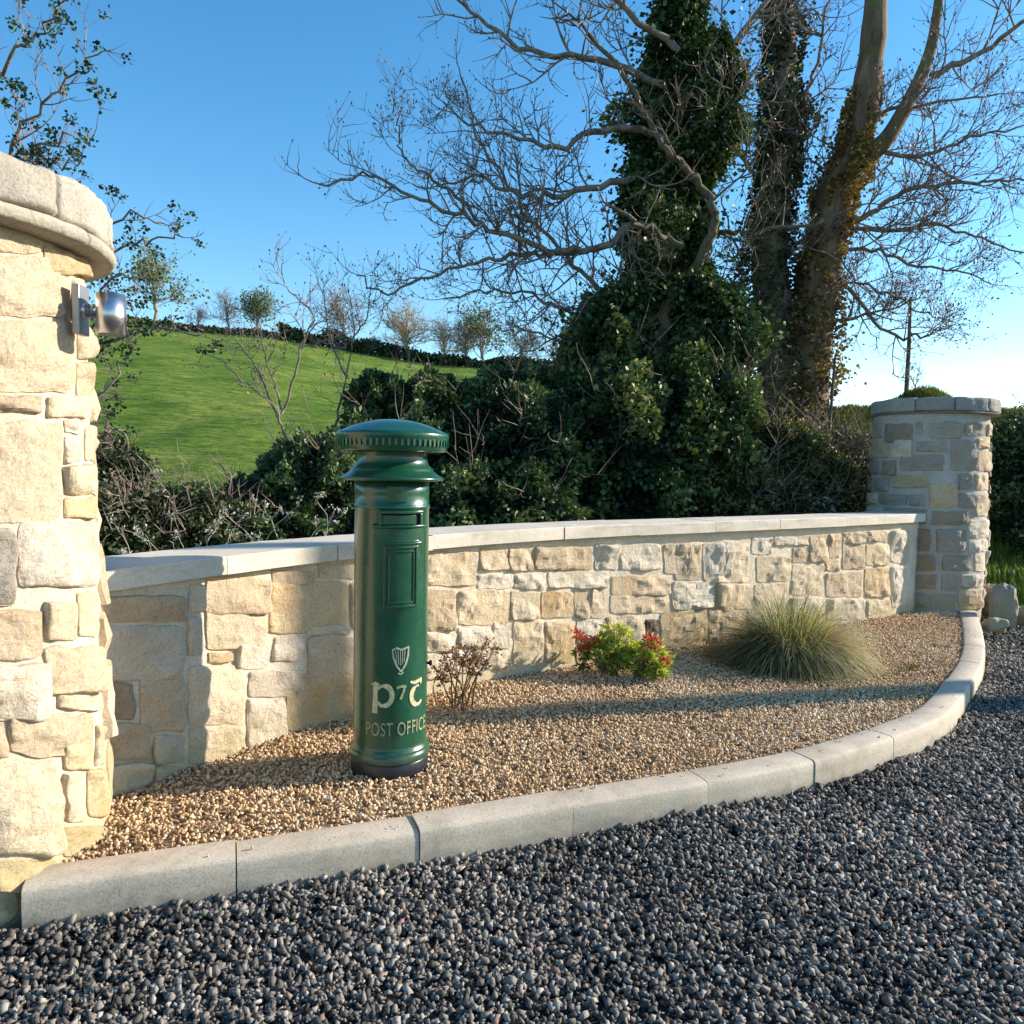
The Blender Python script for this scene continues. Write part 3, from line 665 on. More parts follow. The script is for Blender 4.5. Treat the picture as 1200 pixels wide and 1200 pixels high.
prof = [(.150, 1.362), (.205, 1.358), (.224, 1.359), (.229, 1.366), (.231, 1.385), (.233, 1.398), (.236, 1.410), (.2385, 1.424), (.238, 1.431), (.233, 1.437), (.224, 1.441), (.20, 1.452), (.165, 1.467), (.12, 1.481), (.07, 1.491), (.03, 1.495), (0.0001, 1.496)]
V, Fc = lathe(BC, prof, 96); cap_ = obj('domed_cap', V, Fc, M_GREEN, box)
mb = MB()
for k in range(60):
    t = 2*math.pi*k/60; d = Vector((math.cos(t), math.sin(t), 0)); sd_ = Vector((-d.y, d.x, 0))
    mb.box(BC+d*.2335+Vector((0, 0, 1.394)), d*.004, sd_*.0045, Vector((0, 0, .013)))
mb.build('dentil_band', M_GREEN, box, smooth=False)
def patch(u0, u1, z0, z1, d0, d1):            # curved slab lying on the drum
    V = []; Fc = []; n = max(2, int((u1-u0)/.008)); nz = 2
    for dd in (d0, d1):
        for j in range(2):
            for i in range(n+1): V.append(bs(lerp(u0, u1, i/n), (z0, z1)[j], dd))
    k = n+1
    for i in range(n):
        Fc.append((2*k+i, 2*k+i+1, 3*k+i+1, 3*k+i)); Fc.append((i, k+i, k+i+1, i+1))
        Fc.append((i, i+1, 2*k+i+1, 2*k+i)); Fc.append((k+i, 3*k+i, 3*k+i+1, k+i+1))
    Fc.append((0, 2*k, 3*k, k)); Fc.append((n, k+n, 3*k+n, 2*k+n)); return V, Fc
def bars(name, lst, mat, parent, bev=0):
    mb = MB()
    for q in lst: mb.add(*patch(*q))
    o = mb.build(name, mat, parent, smooth=False)
    if bev: m_ = o.modifiers.new('bevel', 'BEVEL'); m_.width = bev; m_.segments = 2
    return o
fr = bars('notice_frame', [(-.072, -.060, .716, .972, 0, .009), (.060, .072, .716, .972, 0, .009), (-.060, .060, .716, .728, 0, .009), (-.060, .060, .960, .972, 0, .009)], M_GREEN, box, .003)
bars('frame_inner', [(-.055, -.049, .735, .952, 0, .007), (.049, .055, .735, .952, 0, .007), (-.049, .049, .735, .741, 0, .007), (-.049, .049, .946, .952, 0, .007)], M_GREEN, box, .002)
bars('frame_cornice', [(-.085, .085, .978, .986, 0, .012), (-.078, .078, .986, .994, 0, .006)], M_GREEN, box, .002)
bars('door', [(-.118, .118, .705, 1.044, 0, .0022)], M_GREEN, box, .001)
bars('door_ledge', [(-.125, .125, 1.046, 1.056, 0, .010)], M_GREEN, box, .003)
bars('aperture_hood', [(-.092, .092, 1.104, 1.116, 0, .016), (-.092, -.078, 1.056, 1.104, 0, .012), (.080, .092, 1.056, 1.104, 0, .012)], M_GREEN, box, .003)
bars('aperture', [(-.078, .080, 1.060, 1.103, 0, .0012)], M_MATT, box)  # flat black slab; its colour stands for the shade inside the slot
bars('aperture_flap', [(-.078, .058, 1.060, 1.098, .0014, .007)], M_GREEN, box, .002)
bars('top_plate', [(-.06, .02, 1.150, 1.215, 0, .004)], M_GREEN, box, .001)
mb = MB()
t = FR+R(33)+math.pi*.0
kp = Vector((BC.x+.166*math.cos(R(-81+82)), BC.y+.166*math.sin(R(-81+82)), .452)); kd = Vector((math.cos(R(1)), math.sin(R(1)), 0))
mb.tube([kp-kd*.012, kp-kd*.002, kp+kd*.004, kp+kd*.010, kp+kd*.013], [.005, .006, .0135, .013, .006], 14); mb.build('lock_knob', M_MATT, box)
# lettering and emblem, strokes laid on the drum
def stroke(mb, pts, wds, d1=.0028):
    pts = [Vector((a, b, 0)) for a, b in pts]; V = []; Fc = []
    L = []
    for i, p in enumerate(pts):
        d = pts[min(i+1, len(pts)-1)]-pts[max(i-1, 0)]; d.normalize(); nn = Vector((-d.y, d.x, 0)); wd = wds[i] if hasattr(wds, '__len__') else wds
        L.append((p+nn*wd/2, p-nn*wd/2))
    for a, b in L:
        for q in (a, b): V.append(bs(q.x, q.y, d1)); V.append(bs(q.x, q.y, -.001))
    for i in range(len(L)-1):
        k = i*4; Fc += [(k, k+2, k+6, k+4), (k, k+4, k+5, k+1), (k+2, k+3, k+7, k+6)]
    e = (len(L)-1)*4; Fc += [(0, 1, 3, 2), (e, e+2, e+3, e+1)]
    mb.add(V, Fc)
def arc(cx, cy, rx, ry, a0, a1, n=18): return [(cx+rx*math.cos(R(lerp(a0, a1, i/n))), cy+ry*math.sin(R(lerp(a0, a1, i/n)))) for i in range(n+1)]
mb = MB()                                       # the round minuscule P with its long stem
stroke(mb, [(-.103, .402), (-.1035, .34), (-.106, .278)], [.019, .020, .023])
stroke(mb, [(-.120, .398), (-.103, .404), (-.088, .397)], [.006, .012, .010])
stroke(mb, arc(-.068, .352, .034, .042, 140, -140), [.012]*4+[.020]*11+[.014]*4); mb.build('letter_p', M_GOLD, box, smooth=False)
mb = MB(); stroke(mb, [(-.016, .383), (.002, .388), (.024, .386)], [.010, .010, .012]); stroke(mb, [(.021, .388), (.012, .362), (.001, .334)], [.010, .009, .011]); mb.build('tironian_et', M_GOLDW, box, smooth=False)
mb = MB()                                       # the insular T: a curved bowl under a flat bar
stroke(mb, arc(.082, .340, .032, .040, 75, 320), [.008]*4+[.020]*10+[.012]*5)
stroke(mb, [(.044, .402), (.062, .396), (.084, .398), (.104, .404)], [.008, .013, .014, .010])
stroke(mb, [(.103, .410), (.105, .398), (.102, .384)], [.008, .010, .005]); mb.build('letter_t', M_GOLD, box, smooth=False)
cu = bpy.data.curves.new('t', 'FONT'); cu.body = 'POST OFFICE'; cu.size = .078; cu.extrude = .0012; cu.align_x = 'CENTER'; cu.space_character = 1.08
to = bpy.data.objects.new('t', cu); COL.objects.link(to); dg = bpy.context.evaluated_depsgraph_get(); me = to.evaluated_get(dg).to_mesh()
TV = [Vector(v.co) for v in me.vertices]; TF = [tuple(q.vertices) for q in me.polygons]
xm = max(abs(v.x) for v in TV)
TV = [bs(v.x*.146/xm, .183+v.y*1.02, .0004+(v.z+.0012)*.9) for v in TV]
bpy.data.objects.remove(to); obj('post_office_lettering', TV, TF, M_GOLDW, box, smooth=False)
mb = MB()                                       # harp emblem
HZ = .502
stroke(mb, [(-.034, HZ+.040), (-.030, HZ+.010), (-.016, HZ-.028), (.002, HZ-.052)], [.007, .008, .008, .006])
stroke(mb, [(-.036, HZ+.040), (-.018, HZ+.048), (.004, HZ+.040), (.022, HZ+.046), (.034, HZ+.050)], [.007, .007, .006, .007, .006])
stroke(mb, [(.034, HZ+.052), (.032, HZ+.014), (.022, HZ-.022), (.002, HZ-.052)], [.006, .008, .008, .006])
for k in range(5):
    u = -.022+k*.010; stroke(mb, [(u, HZ+.040), (u*.75+.001, HZ-.012-.006*k*(4-k)*.5)], .0026)
stroke(mb, [(-.010, HZ-.056), (.0, HZ-.062), (.012, HZ-.055)], .006); mb.build('harp_emblem', M_SILV, box, smooth=False)

# ------------------------------------------------------------------ foliage helpers
def leaves(name, P, D, size, mat, parent, seed, wid=.62, tone=None, fold=.25, kind='stuff', loc=None):
    rg = np.random.default_rng(seed); N = len(P); D = D/np.maximum(np.linalg.norm(D, axis=1), 1e-6)[:, None]
    up = rg.normal(size=(N, 3)); s = np.cross(D, up); s /= np.maximum(np.linalg.norm(s, axis=1), 1e-6)[:, None]; nn = np.cross(s, D)
    L = size[:, None]
    V = np.stack([P, P+D*L*.5+s*L*wid/2+nn*L*fold*.5, P+D*L, P+D*L*.5-s*L*wid/2+nn*L*fold*.5], 1)
    b = 4*np.arange(N)[:, None]; Fc = np.stack([b+[0, 1, 2], b+[0, 2, 3]], 1).reshape(-1, 3)
    t = rg.random(N) if tone is None else tone
    return obj(name, V.reshape(-1, 3), Fc, mat, parent, False, np.repeat(t, 2), kind)
M_IVY = tone_mat('ivy_leaf', [(0, (.012, .026, .012)), (.4, (.030, .060, .022)), (.75, (.060, .105, .034)), (.93, (.12, .165, .045)), (1, (.22, .24, .08))], .5, .32, transl=.14)
M_EVERG = tone_mat('evergreen_leaf', [(0, (.010, .020, .010)), (.45, (.024, .050, .020)), (.8, (.055, .10, .030)), (1, (.14, .19, .07))], .5, .35, transl=.12)
M_BRAM = tone_mat('bramble_leaf', [(0, (.02, .03, .012)), (.4, (.035, .06, .018)), (.65, (.07, .10, .03)), (.85, (.10, .085, .05)), (1, (.28, .24, .19))], .6, .3, transl=.15)
M_LIGHT = tone_mat('bright_leaf', [(0, (.03, .06, .012)), (.5, (.07, .14, .02)), (.85, (.12, .21, .03)), (1, (.22, .28, .06))], .5, .35, transl=.3)
M_MOSSG = tone_mat('bank_grass', [(0, (.05, .08, .015)), (.5, (.11, .15, .025)), (.85, (.19, .20, .05)), (1, (.34, .30, .14))], .8, .2, transl=.25)
M_MOSSL = tone_mat('olive_leaf', [(0, (.02, .03, .012)), (.5, (.07, .085, .025)), (.85, (.14, .15, .045)), (1, (.24, .22, .09))], .6, .3, transl=.2)
M_BARK = bark('grey_brown_bark', (.075, .055, .042), (.20, .155, .115), (.085, .10, .035))
M_TWIG = bark('twig_bark', (.14, .10, .085), (.33, .26, .215))
M_TWIGP = simple('pale_dead_stem', (.42, .38, .33), .9, 0, .2, .3, 30)
M_LBARK = bark('limb_bark', (.065, .05, .036), (.21, .17, .125), (.065, .08, .025), 20)  # mossy grey-brown bark of the bent limb and two side limbs
M_BUD = tone_mat('bud', [(0, (.10, .05, .04)), (.6, (.19, .11, .08)), (1, (.26, .17, .10))], .5, .4)
def blobs(blist, n, seed, shell=.13, bumpa=.28, freq=2.2, zmin=-.1, front=True):
    """points in the outer shell of uneven blobs, with outward directions and a clump tone"""
    rg = np.random.default_rng(seed); wts = np.array([b[1][0]*b[1][2]+b[1][0]*b[1][1]+b[1][1]*b[1][2] for b in blist]); wts /= wts.sum()
    P = []; D = []; T = []
    for (c, r), k in zip(blist, rg.multinomial(n, wts)):
        d = rg.normal(size=(k*2, 3)); d /= np.linalg.norm(d, axis=1)[:, None]
        if front:
            keep = d[:, 1] < rg.uniform(-.1, 1.1, len(d)); d = d[keep]
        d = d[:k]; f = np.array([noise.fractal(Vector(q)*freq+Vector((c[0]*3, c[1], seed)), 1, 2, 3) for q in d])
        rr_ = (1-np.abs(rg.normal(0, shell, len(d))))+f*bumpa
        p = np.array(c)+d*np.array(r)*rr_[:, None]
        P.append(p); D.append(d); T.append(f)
    P = np.concatenate(P); D = np.concatenate(D); T = np.concatenate(T); ok = P[:, 2] > zmin
    return P[ok], D[ok], T[ok]
def drooped(D, rg, spread=.9, down=.35):
    d = D+rg.normal(0, spread, D.shape); d[:, 2] -= down; return d
class Tree:
    def __init__(s, seed): s.r = random.Random(seed); s.tips = []; s.budp = []
    def grow(s, mb, p, d, L, rad, depth, up=.10, wig=.32, kids=4, kink=True):
        r = s.r; n = 4 if depth < 1 else 5; pts = [Vector(p)]; d = Vector(d).normalized(); pos_ = Vector(p); dirs = [d.copy()]
        for i in range(n):
            d = d+Vector((r.gauss(0, wig), r.gauss(0, wig*.8), r.gauss(0, wig)))*.55; d.z += up*(.4+i/n); d.normalize()
            pos_ = pos_+d*(L/n); pts.append(pos_.copy()); dirs.append(d.copy())
        rad1 = [rad*(1-.72*i/n) for i in range(n+1)]
        mb.tube(pts, rad1, 3 if rad < .008 else 5, False, r.random())
        s.tips.append((pts[-1], dirs[-1]))
        if depth > 0:
            for k in range(kids):
                t = r.uniform(.15, .95)*n; i = int(t); q = pts[i].lerp(pts[min(i+1, n)], t-i)
                a = Vector((r.gauss(0, 1), r.gauss(0, .7), r.gauss(.25, .8))); a -= a.dot(dirs[i])*dirs[i]; a.normalize()
                nd_ = dirs[i]*.75+a*r.uniform(.6, 1.1)
                s.grow(mb, q, nd_, L*r.uniform(.38, .68), max(rad*.66, min(.0042, rad*.9)), depth-1, up, wig, max(2, kids-1))
        return pts
    def limb(s, parent, px, Y, rad, kids=12, depth=2, tl=.9, mat=None, name='limb', up=.12, wobble=.02, tw=None, kstart=.1):
        """a limb seen running along these pixels, between depths Y[0] and Y[1]"""
        P = [W(a, b, lerp(Y[0], Y[1], i/(len(px)-1))+s.r.uniform(-.12, .12)*(0 < i)) for i, (a, b) in enumerate(px)]
        C = catmull(P, 5); n = len(C)-1
        C = [c+Vector((s.r.gauss(0, wobble), s.r.gauss(0, wobble), s.r.gauss(0, wobble)))*(0 < i < n) for i, c in enumerate(C)]
        rr_ = [lerp(rad[0], rad[1], (i/n)**.8) for i in range(n+1)]
        mb = MB(); mb.tube(C, rr_, 8 if rad[0] > .03 else 6, True); wood = mb
        for k in range(int(kids*1.1)):
            t = s.r.uniform(kstart, 1)*n; i = min(int(t), n-1); d = (C[i+1]-C[i]).normalized()
            a = Vector((s.r.gauss(0, 1), s.r.gauss(0, .8), s.r.gauss(.2, .9))); a -= a.dot(d)*d; a.normalize()
            s.grow(mb, C[i], d*.7+a, tl*s.r.uniform(.5, 1.1)*(1-.35*t/n), (tw or min(rr_[i]*.55, .014)), depth, up)
        s.grow(mb, C[-1], (C[-1]-C[-2]), tl*.5, rad[1]*.8, 1, up)
        o = mb.build(name, mat or M_TWIG, parent); return C
    def buds(s, parent, n, size, seed, mat=None):
        t = s.r.sample(s.tips, min(n, len(s.tips)))
        P = np.array([a for a, _ in t]); D = np.array([b for _, b in t])
        return leaves('buds', P, D+np.array([0, 0, .3]), np.random.default_rng(seed).uniform(size*.6, size*1.3, len(P)), mat or M_BUD, parent, seed, .55)
def ivy_on(parent, path, rads, n, seed, size=(.028, .085), mat=None, name='ivy', bumpa=.72, gaps=.10):
    rg = np.random.default_rng(seed); C = [Vector(p) for p in path]; m_ = len(C)-1
    t = rg.random(n)*m_; i = np.minimum(t.astype(int), m_-1); f = t-i
    A = np.array(C); base = A[i]*(1-f[:, None])+A[i+1]*f[:, None]; rr_ = np.interp(t/m_*(len(rads)-1), np.arange(len(rads)), rads)
    th = rg.uniform(0, 2*math.pi, n)
    nn = np.array([noise.fractal(Vector((math.cos(a)*1.3, math.sin(a)*1.3, b[2]*1.5+seed)), 1, 2, 4)*1.0+.55*noise.noise(Vector((math.cos(a)*2.6, math.sin(a)*2.6, b[2]*4.1))) for a, b in zip(th, base)])
    r2 = rr_*(1-np.abs(rg.normal(0, .16, n))+nn*bumpa)
    D = np.stack([np.cos(th), np.sin(th), np.zeros(n)], 1)
    stray = rg.random(n) < .09; r2 = r2+stray*np.abs(rg.normal(0, .16, n))
    P = base+D*np.maximum(r2, rr_*.3)[:, None]; P[:, 2] += rg.normal(0, .05, n)
    ok = (nn > -.42+gaps) | (rg.random(n) < .12); P, D, nn, n = P[ok], D[ok], nn[ok], int(ok.sum())
    tn = np.clip(.45+nn*.5+rg.normal(0, .22, n), 0, 1)
    return leaves(name, P, drooped(D, rg, .8, .5), rg.uniform(*size, n), mat or M_IVY, parent, seed, .85, tn)

# ------------------------------------------------------------------ tree A: ivy covered, bare limbs reaching left over the box
tA = Tree(11); YA = 9.2
trA = empty('ivy_clad_tree', W(772, 470, YA)*1, 'big ivy covered tree with bare branches reaching left, above the dark shrubs', 'tree')
trA.location.z = float(terr(trA.location.x, YA))
cen = [W(775, 620, YA), W(775, 480, YA), W(782, 380, YA), W(788, 280, YA), W(786, 190, YA), W(790, 90, YA+.1), W(800, -30, YA+.2), W(806, -120, YA+.3)]
CA = catmull(cen, 6); mb = MB(); mb.tube(CA, [lerp(.30, .13, i/(len(CA)-1)) for i in range(len(CA))], 12); mb.build('trunk', M_BARK, trA)
tA.limb(trA, [(770, 400), (786, 352), (812, 317), (836, 268), (834, 240), (817, 212), (790, 186), (768, 160), (740, 100), (690, 40)], (8.7, 8.3), (.075, .022), 10, 2, 1.2, M_LBARK, 'bent_limb')
tA.limb(trA, [(836, 268), (862, 272), (892, 271), (950, 262), (1010, 240)], (8.65, 8.7), (.034, .012), 8, 2, .9, M_LBARK)
tA.limb(trA, [(800, 290), (775, 275), (745, 262), (717, 242)], (8.3, 8.0), (.04, .015), 3, 1, .5, M_LBARK)
tA.limb(trA, [(800, 320), (750, 263), (716, 284), (683, 293), (633, 290), (583, 270), (537, 253), (483, 230), (433, 207), (376, 216)], (9.0, 8.0), (.055, .010), 26, 2, .95)
tA.limb(trA, [(790, 200), (717, 213), (650, 230), (600, 226), (560, 205), (516, 217)], (9.0, 8.3), (.05, .010), 18, 2, .95)
tA.limb(trA, [(565, 262), (530, 225), (500, 205), (477, 187), (467, 158), (462, 120)], (8.5, 8.2), (.022, .006), 10, 2, .6)
tA.limb(trA, [(690, 294), (633, 297), (590, 302), (550, 310), (493, 327), (447, 342), (418, 322)], (8.9, 8.1), (.032, .008), 20, 2, .8)
tA.limb(trA, [(770, 380), (717, 350), (680, 318), (655, 290), (620, 255), (590, 205), (560, 160), (540, 90)], (8.9, 8.6), (.035, .010), 18, 2, .9)
tA.limb(trA, [(740, 420), (700, 380), (655, 360), (620, 345), (570, 340), (520, 350)], (9.0, 8.4), (.03, .008), 16, 2, .8)
tA.limb(trA, [(780, 160), (710, 150), (650, 172), (620, 165), (560, 150), (520, 120)], (9.0, 8.5), (.045, .010), 18, 2, 1.0)
tA.limb(trA, [(780, 100), (700, 70), (620, 60), (560, 20), (520, -10)], (9.0, 8.5), (.045, .012), 16, 2, 1.1)
tA.limb(trA, [(795, 60), (720, 0), (650, -60)], (9.0, 8.7), (.045, .015), 12, 2, 1.1)
tA.limb(trA, [(800, 120), (850, 60), (900, 0), (930, -60)], (9.2, 9.0), (.05, .015), 12, 2, 1.1)
tA.limb(trA, [(795, 220), (830, 180), (850, 130), (880, 90)], (9.0, 8.7), (.04, .012), 12, 2, .9)
tA.limb(trA, [(720, 440), (690, 420), (640, 395), (600, 385), (560, 395)], (8.6, 8.0), (.018, .006), 14, 2, .5)
tA.limb(trA, [(750, 330), (700, 345), (660, 390), (600, 420)], (8.6, 8.2), (.02, .006), 14, 2, .6)
tA.buds(trA, 6000, .034, 3)
ivy_on(trA, CA[:38], [.80, .80, .78, .74, .68, .62, .60, .56, .52, .56, .55, .50, .56, .50, .44, .50, .46, .40, .46, .50, .44, .50, .46, .42, .46, .42, .40, .44, .40, .36, .38, .33, .3, .28, .26, .24, .2, .15], 62000, 21)
ivy_on(trA, catmull([W(812, 330, 8.7), W(838, 370, 8.7), W(845, 420, 8.6)], 6), [.15, .25, .3, .3, .32, .34, .36, .36, .36, .36, .36, .36, .36], 9000, 25)
ivy_on(trA, catmull([W(752, 330, 8.7), W(722, 370, 8.6), W(700, 420, 8.4)], 6), [.12, .18, .22, .26, .28, .3, .36, .36, .36, .36, .36, .36, .36], 9000, 26)
ivy_on(trA, catmull([W(815, 200, 9.0), W(835, 160, 8.9), W(845, 100, 8.9), W(840, 40, 8.9)], 5), [.26, .26, .28, .26, .24, .26, .28, .24, .2, .24, .22, .2, .18, .16, .14, .12], 7000, 27)
# ------------------------------------------------------------------ tree B: forked, thick ivy stems, far right
tB = Tree(12); YB = 11.3
trB = empty('forked_tree', W(915, 470, YB), 'twin stemmed tree with thick dead ivy on the bank, left of the grey pillar', 'tree')
b1 = catmull([W(918, 500, YB), W(908, 400, YB), (W(905, 300, YB)), W(908, 215, YB), W(915, 150, YB), W(918, 60, YB+.2), W(905, -40, YB+.4), W(890, -130, YB+.6)], 6)
b2 = catmull([W(935, 500, YB), W(945, 420, YB), (W(958, 340, YB)), W(970, 270, YB), W(982, 215, YB), W(1003, 160, YB-.1), W(1018, 90, YB-.2), W(1026, 0, YB-.2), W(1022, -110, YB)], 6)
M_BARKW = bark('sun_warm_bark', (.09, .055, .036), (.27, .175, .11), (.14, .12, .04), 8)  # one stem's bark, lightened and reddened in colour to stand for warm sun
for nm, C_, r0_, mt in (('trunk', b1, .30, M_BARK), ('trunk', b2, .37, M_BARKW)):
    mb = MB(); L_ = len(C_)-1
    mb.tube([c+Vector((noise.noise(c*2)*.05, noise.noise(c*2.3+Vector((5, 0, 0)))*.05, 0)) for c in C_], [lerp(r0_, .12, i/L_)*(1+.12*noise.noise(c*3)) for i, c in enumerate(C_)], 14); mb.build(nm, mt, trB)
mb = MB(); mb.tube(catmull([b2[26], W(1030, 172, YB-.3), W(1056, 135, YB-.4), W(1090, 60, YB-.5), W(1105, -40, YB-.5)], 5), [.15-.005*i for i in range(21)], 10); mb.build('limb', M_BARKW, trB)
for px, Y, rd, k, tl in [
 ([(967, 275), (1017, 250), (1060, 225), (1117, 212), (1160, 214), (1215, 205)], (11.2, 10.2), (.05, .012), 22, 1.0),
 ([(975, 262), (1040, 270), (1090, 262), (1140, 275), (1200, 296)], (11.2, 10.3), (.035, .010), 20, .9),
 ([(985, 330), (1033, 383), (1075, 395), (1100, 386), (1117, 381)], (11.2, 10.5), (.03, .008), 18, .8),
 ([(980, 290), (1030, 296), (1075, 312), (1120, 318), (1162, 333)], (11.2, 10.4), (.032, .008), 20, .8),
 ([(1010, 170), (1050, 182), (1096, 179), (1140, 160), (1190, 150)], (11.2, 10.2), (.04, .012), 20, 1.1),
 ([(960, 350), (1000, 330), (1040, 345), (1080, 365), (1120, 378)], (11.3, 10.7), (.025, .007), 18, .8),
 ([(960, 380), (1010, 370), (1050, 360), (1090, 340)], (11.3, 11.0), (.025, .007), 16, .8),
 ([(1090, 90), (1150, 60), (1210, 20), (1260, 10)], (11.0, 10.4), (.05, .014), 16, 1.1),
 ([(1080, -40), (1150, -70), (1220, -100)], (11.2, 10.4), (.05, .014), 12, 1.1),
 ([(908, 230), (880, 200), (860, 165), (850, 110)], (11.3, 11.2), (.04, .012), 14, .9),
 ([(912, 160), (940, 120), (960, 60), (970, -20)], (11.3, 11.0), (.045, .012), 16, 1.0),
 ([(905, 300), (940, 290), (985, 310), (1020, 345)], (11.2, 10.7), (.025, .008), 12, .8),
 ([(910, 330), (880, 310), (860, 280), (845, 230)], (11.3, 11.4), (.03, .010), 16, .9),
 ([(890, -20), (840, -60), (800, -110)], (11.4, 11.0), (.05, .014), 12, 1.1),
 ([(990, 200), (950, 190), (930, 175), (890, 160)], (11.2, 11.0), (.025, .008), 12, .8),
 ([(1000, 160), (1040, 130), (1100, 120), (1170, 110)], (11.2, 10.6), (.035, .010), 18, 1.0)]:
    tB.limb(trB, px, Y, rd, k, 2, tl)
tB.buds(trB, 7000, .040, 4)
M_DIVYG = tone_mat('dull_ivy', [(0, (.012, .018, .008)), (.5, (.035, .045, .018)), (.85, (.08, .075, .03)), (1, (.14, .12, .05))], .6, .35, transl=.1)
ivy_on(trB, b1[:36], [.60, .60, .58, .55, .50, .48, .50, .46, .46, .42, .38, .42, .38, .34, .38, .36, .30, .34, .36, .30, .32, .34, .30, .28, .30, .30, .26, .30, .28, .26, .26, .26, .24, .22, .2, .18], 17000, 23, (.04, .08), M_DIVYG, gaps=.12)
M_DIVY = tone_mat('dry_ivy', [(0, (.05, .036, .016)), (.35, (.17, .115, .045)), (.7, (.34, .22, .09)), (1, (.38, .31, .08))], .8, .2, transl=.15)  # dry brown leaves, brightened in colour as if warm sun caught them
ivy_on(trB, b2[:36], [.55, .48, .45, .44, .43, .42, .41, .40, .39, .38, .37, .36, .35, .34, .33, .32, .31, .30, .30, .31, .30, .33, .30, .27, .29, .26, .24, .26, .22, .24, .22, .2, .2, .18, .16], 15000, 24, (.035, .075), M_DIVY, 'dry_ivy', gaps=.22)

# ------------------------------------------------------------------ shrubs and brambles behind the wall
def shrub(name, label, cat, bl, n, mat, seed, size, twigs=0, zmin=-.05, wid=.6, dens_in=.15, spread=.9, group=None, clump=.9):
    B_ = [((W(px, py, Y).x, Y, W(px, py, Y).z), (rx*Y/900, ry, rz*Y/900)) for px, py, Y, rx, ry, rz in bl]
    c0 = B_[0][0]; e = empty(name, (c0[0], c0[1], float(terr(c0[0], c0[1]))), label, cat, group)
    rg = np.random.default_rng(seed)
    P, D, T = blobs(B_, n, seed, .14, .30, 2.6, zmin)
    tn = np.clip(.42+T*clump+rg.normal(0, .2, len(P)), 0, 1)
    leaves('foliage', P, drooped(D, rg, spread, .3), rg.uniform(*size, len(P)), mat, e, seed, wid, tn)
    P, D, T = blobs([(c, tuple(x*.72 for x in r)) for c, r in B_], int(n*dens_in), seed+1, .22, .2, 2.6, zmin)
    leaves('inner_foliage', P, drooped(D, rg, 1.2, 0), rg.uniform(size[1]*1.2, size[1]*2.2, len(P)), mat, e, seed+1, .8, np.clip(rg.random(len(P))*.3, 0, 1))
    if twigs:
        T_ = Tree(seed); mb = MB()
        for k in range(twigs):
            c, r = T_.r.choice(B_); d = Vector((T_.r.gauss(0, 1), T_.r.gauss(-.5, .6), T_.r.gauss(.5, .6))).normalized()
            p = Vector((c[0]+d.x*r[0]*.6, c[1]+d.y*r[1]*.6, c[2]+d.z*r[2]*.6)); T_.grow(mb, p, d, max(r)*T_.r.uniform(.45, .8), .006, 1, .06)
        mb.build('stems', M_TWIG, e, kind='stuff')
    return e
shrub('bramble_bush', 'tangle of brambles with sparse leaves beside the left pillar, behind the coping', 'shrub',
  [(120, 640, 5.2, 90, .5, 70), (215, 630, 5.6, 80, .5, 62), (130, 560, 6.0, 40, .4, 45)], 16000, M_BRAM, 31, (.025, .055), 90)
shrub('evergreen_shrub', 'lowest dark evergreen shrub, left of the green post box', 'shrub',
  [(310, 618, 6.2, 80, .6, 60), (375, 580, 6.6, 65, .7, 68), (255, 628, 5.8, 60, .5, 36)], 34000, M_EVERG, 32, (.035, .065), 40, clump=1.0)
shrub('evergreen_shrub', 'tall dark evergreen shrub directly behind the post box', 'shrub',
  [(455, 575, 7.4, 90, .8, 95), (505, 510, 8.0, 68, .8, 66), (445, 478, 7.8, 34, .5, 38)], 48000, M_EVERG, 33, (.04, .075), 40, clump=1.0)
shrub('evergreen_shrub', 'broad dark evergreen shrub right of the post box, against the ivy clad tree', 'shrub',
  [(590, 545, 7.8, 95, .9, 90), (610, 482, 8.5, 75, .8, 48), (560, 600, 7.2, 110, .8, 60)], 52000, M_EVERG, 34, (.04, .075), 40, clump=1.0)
shrub('ivy_thicket', 'glossy ivy thicket around the foot of the ivy clad tree', 'ivy',
  [(720, 540, 8.2, 110, .9, 110), (715, 450, 8.8, 62, .7, 80), (800, 520, 8.4, 85, .8, 105), (700, 385, 9.0, 24, .4, 36), (835, 470, 8.9, 40, .6, 75)], 70000, M_IVY, 35, (.04, .08), 60, wid=.85, clump=1.0)
shrub('thorn_scrub', 'twiggy scrub with pale dry leaves, between ivy thicket and grey pillar', 'shrub',
  [(930, 575, 8.9, 110, .8, 72), (880, 595, 8.3, 90, .7, 62), (985, 570, 9.3, 60, .6, 68)], 24000, M_BRAM, 36, (.03, .06), 220)
shrub('hedge_shrub', 'olive green leafy shrub behind the wall, straight above the tussock grass', 'shrub',
  [(900, 535, 8.2, 62, .4, 44), (862, 570, 8.0, 45, .4, 50), (950, 560, 8.4, 48, .4, 36)], 17000, M_MOSSL, 38, (.03, .06), 30)
shrub('hedge_shrub', 'leafy green hedge shrub to the right of the grey pillar', 'shrub',
  [(1215, 580, 10.2, 80, .9, 100), (1195, 640, 9.6, 60, .7, 70), (1280, 560, 10.6, 80, 1, 110)], 32000, M_IVY, 37, (.04, .075), 30)
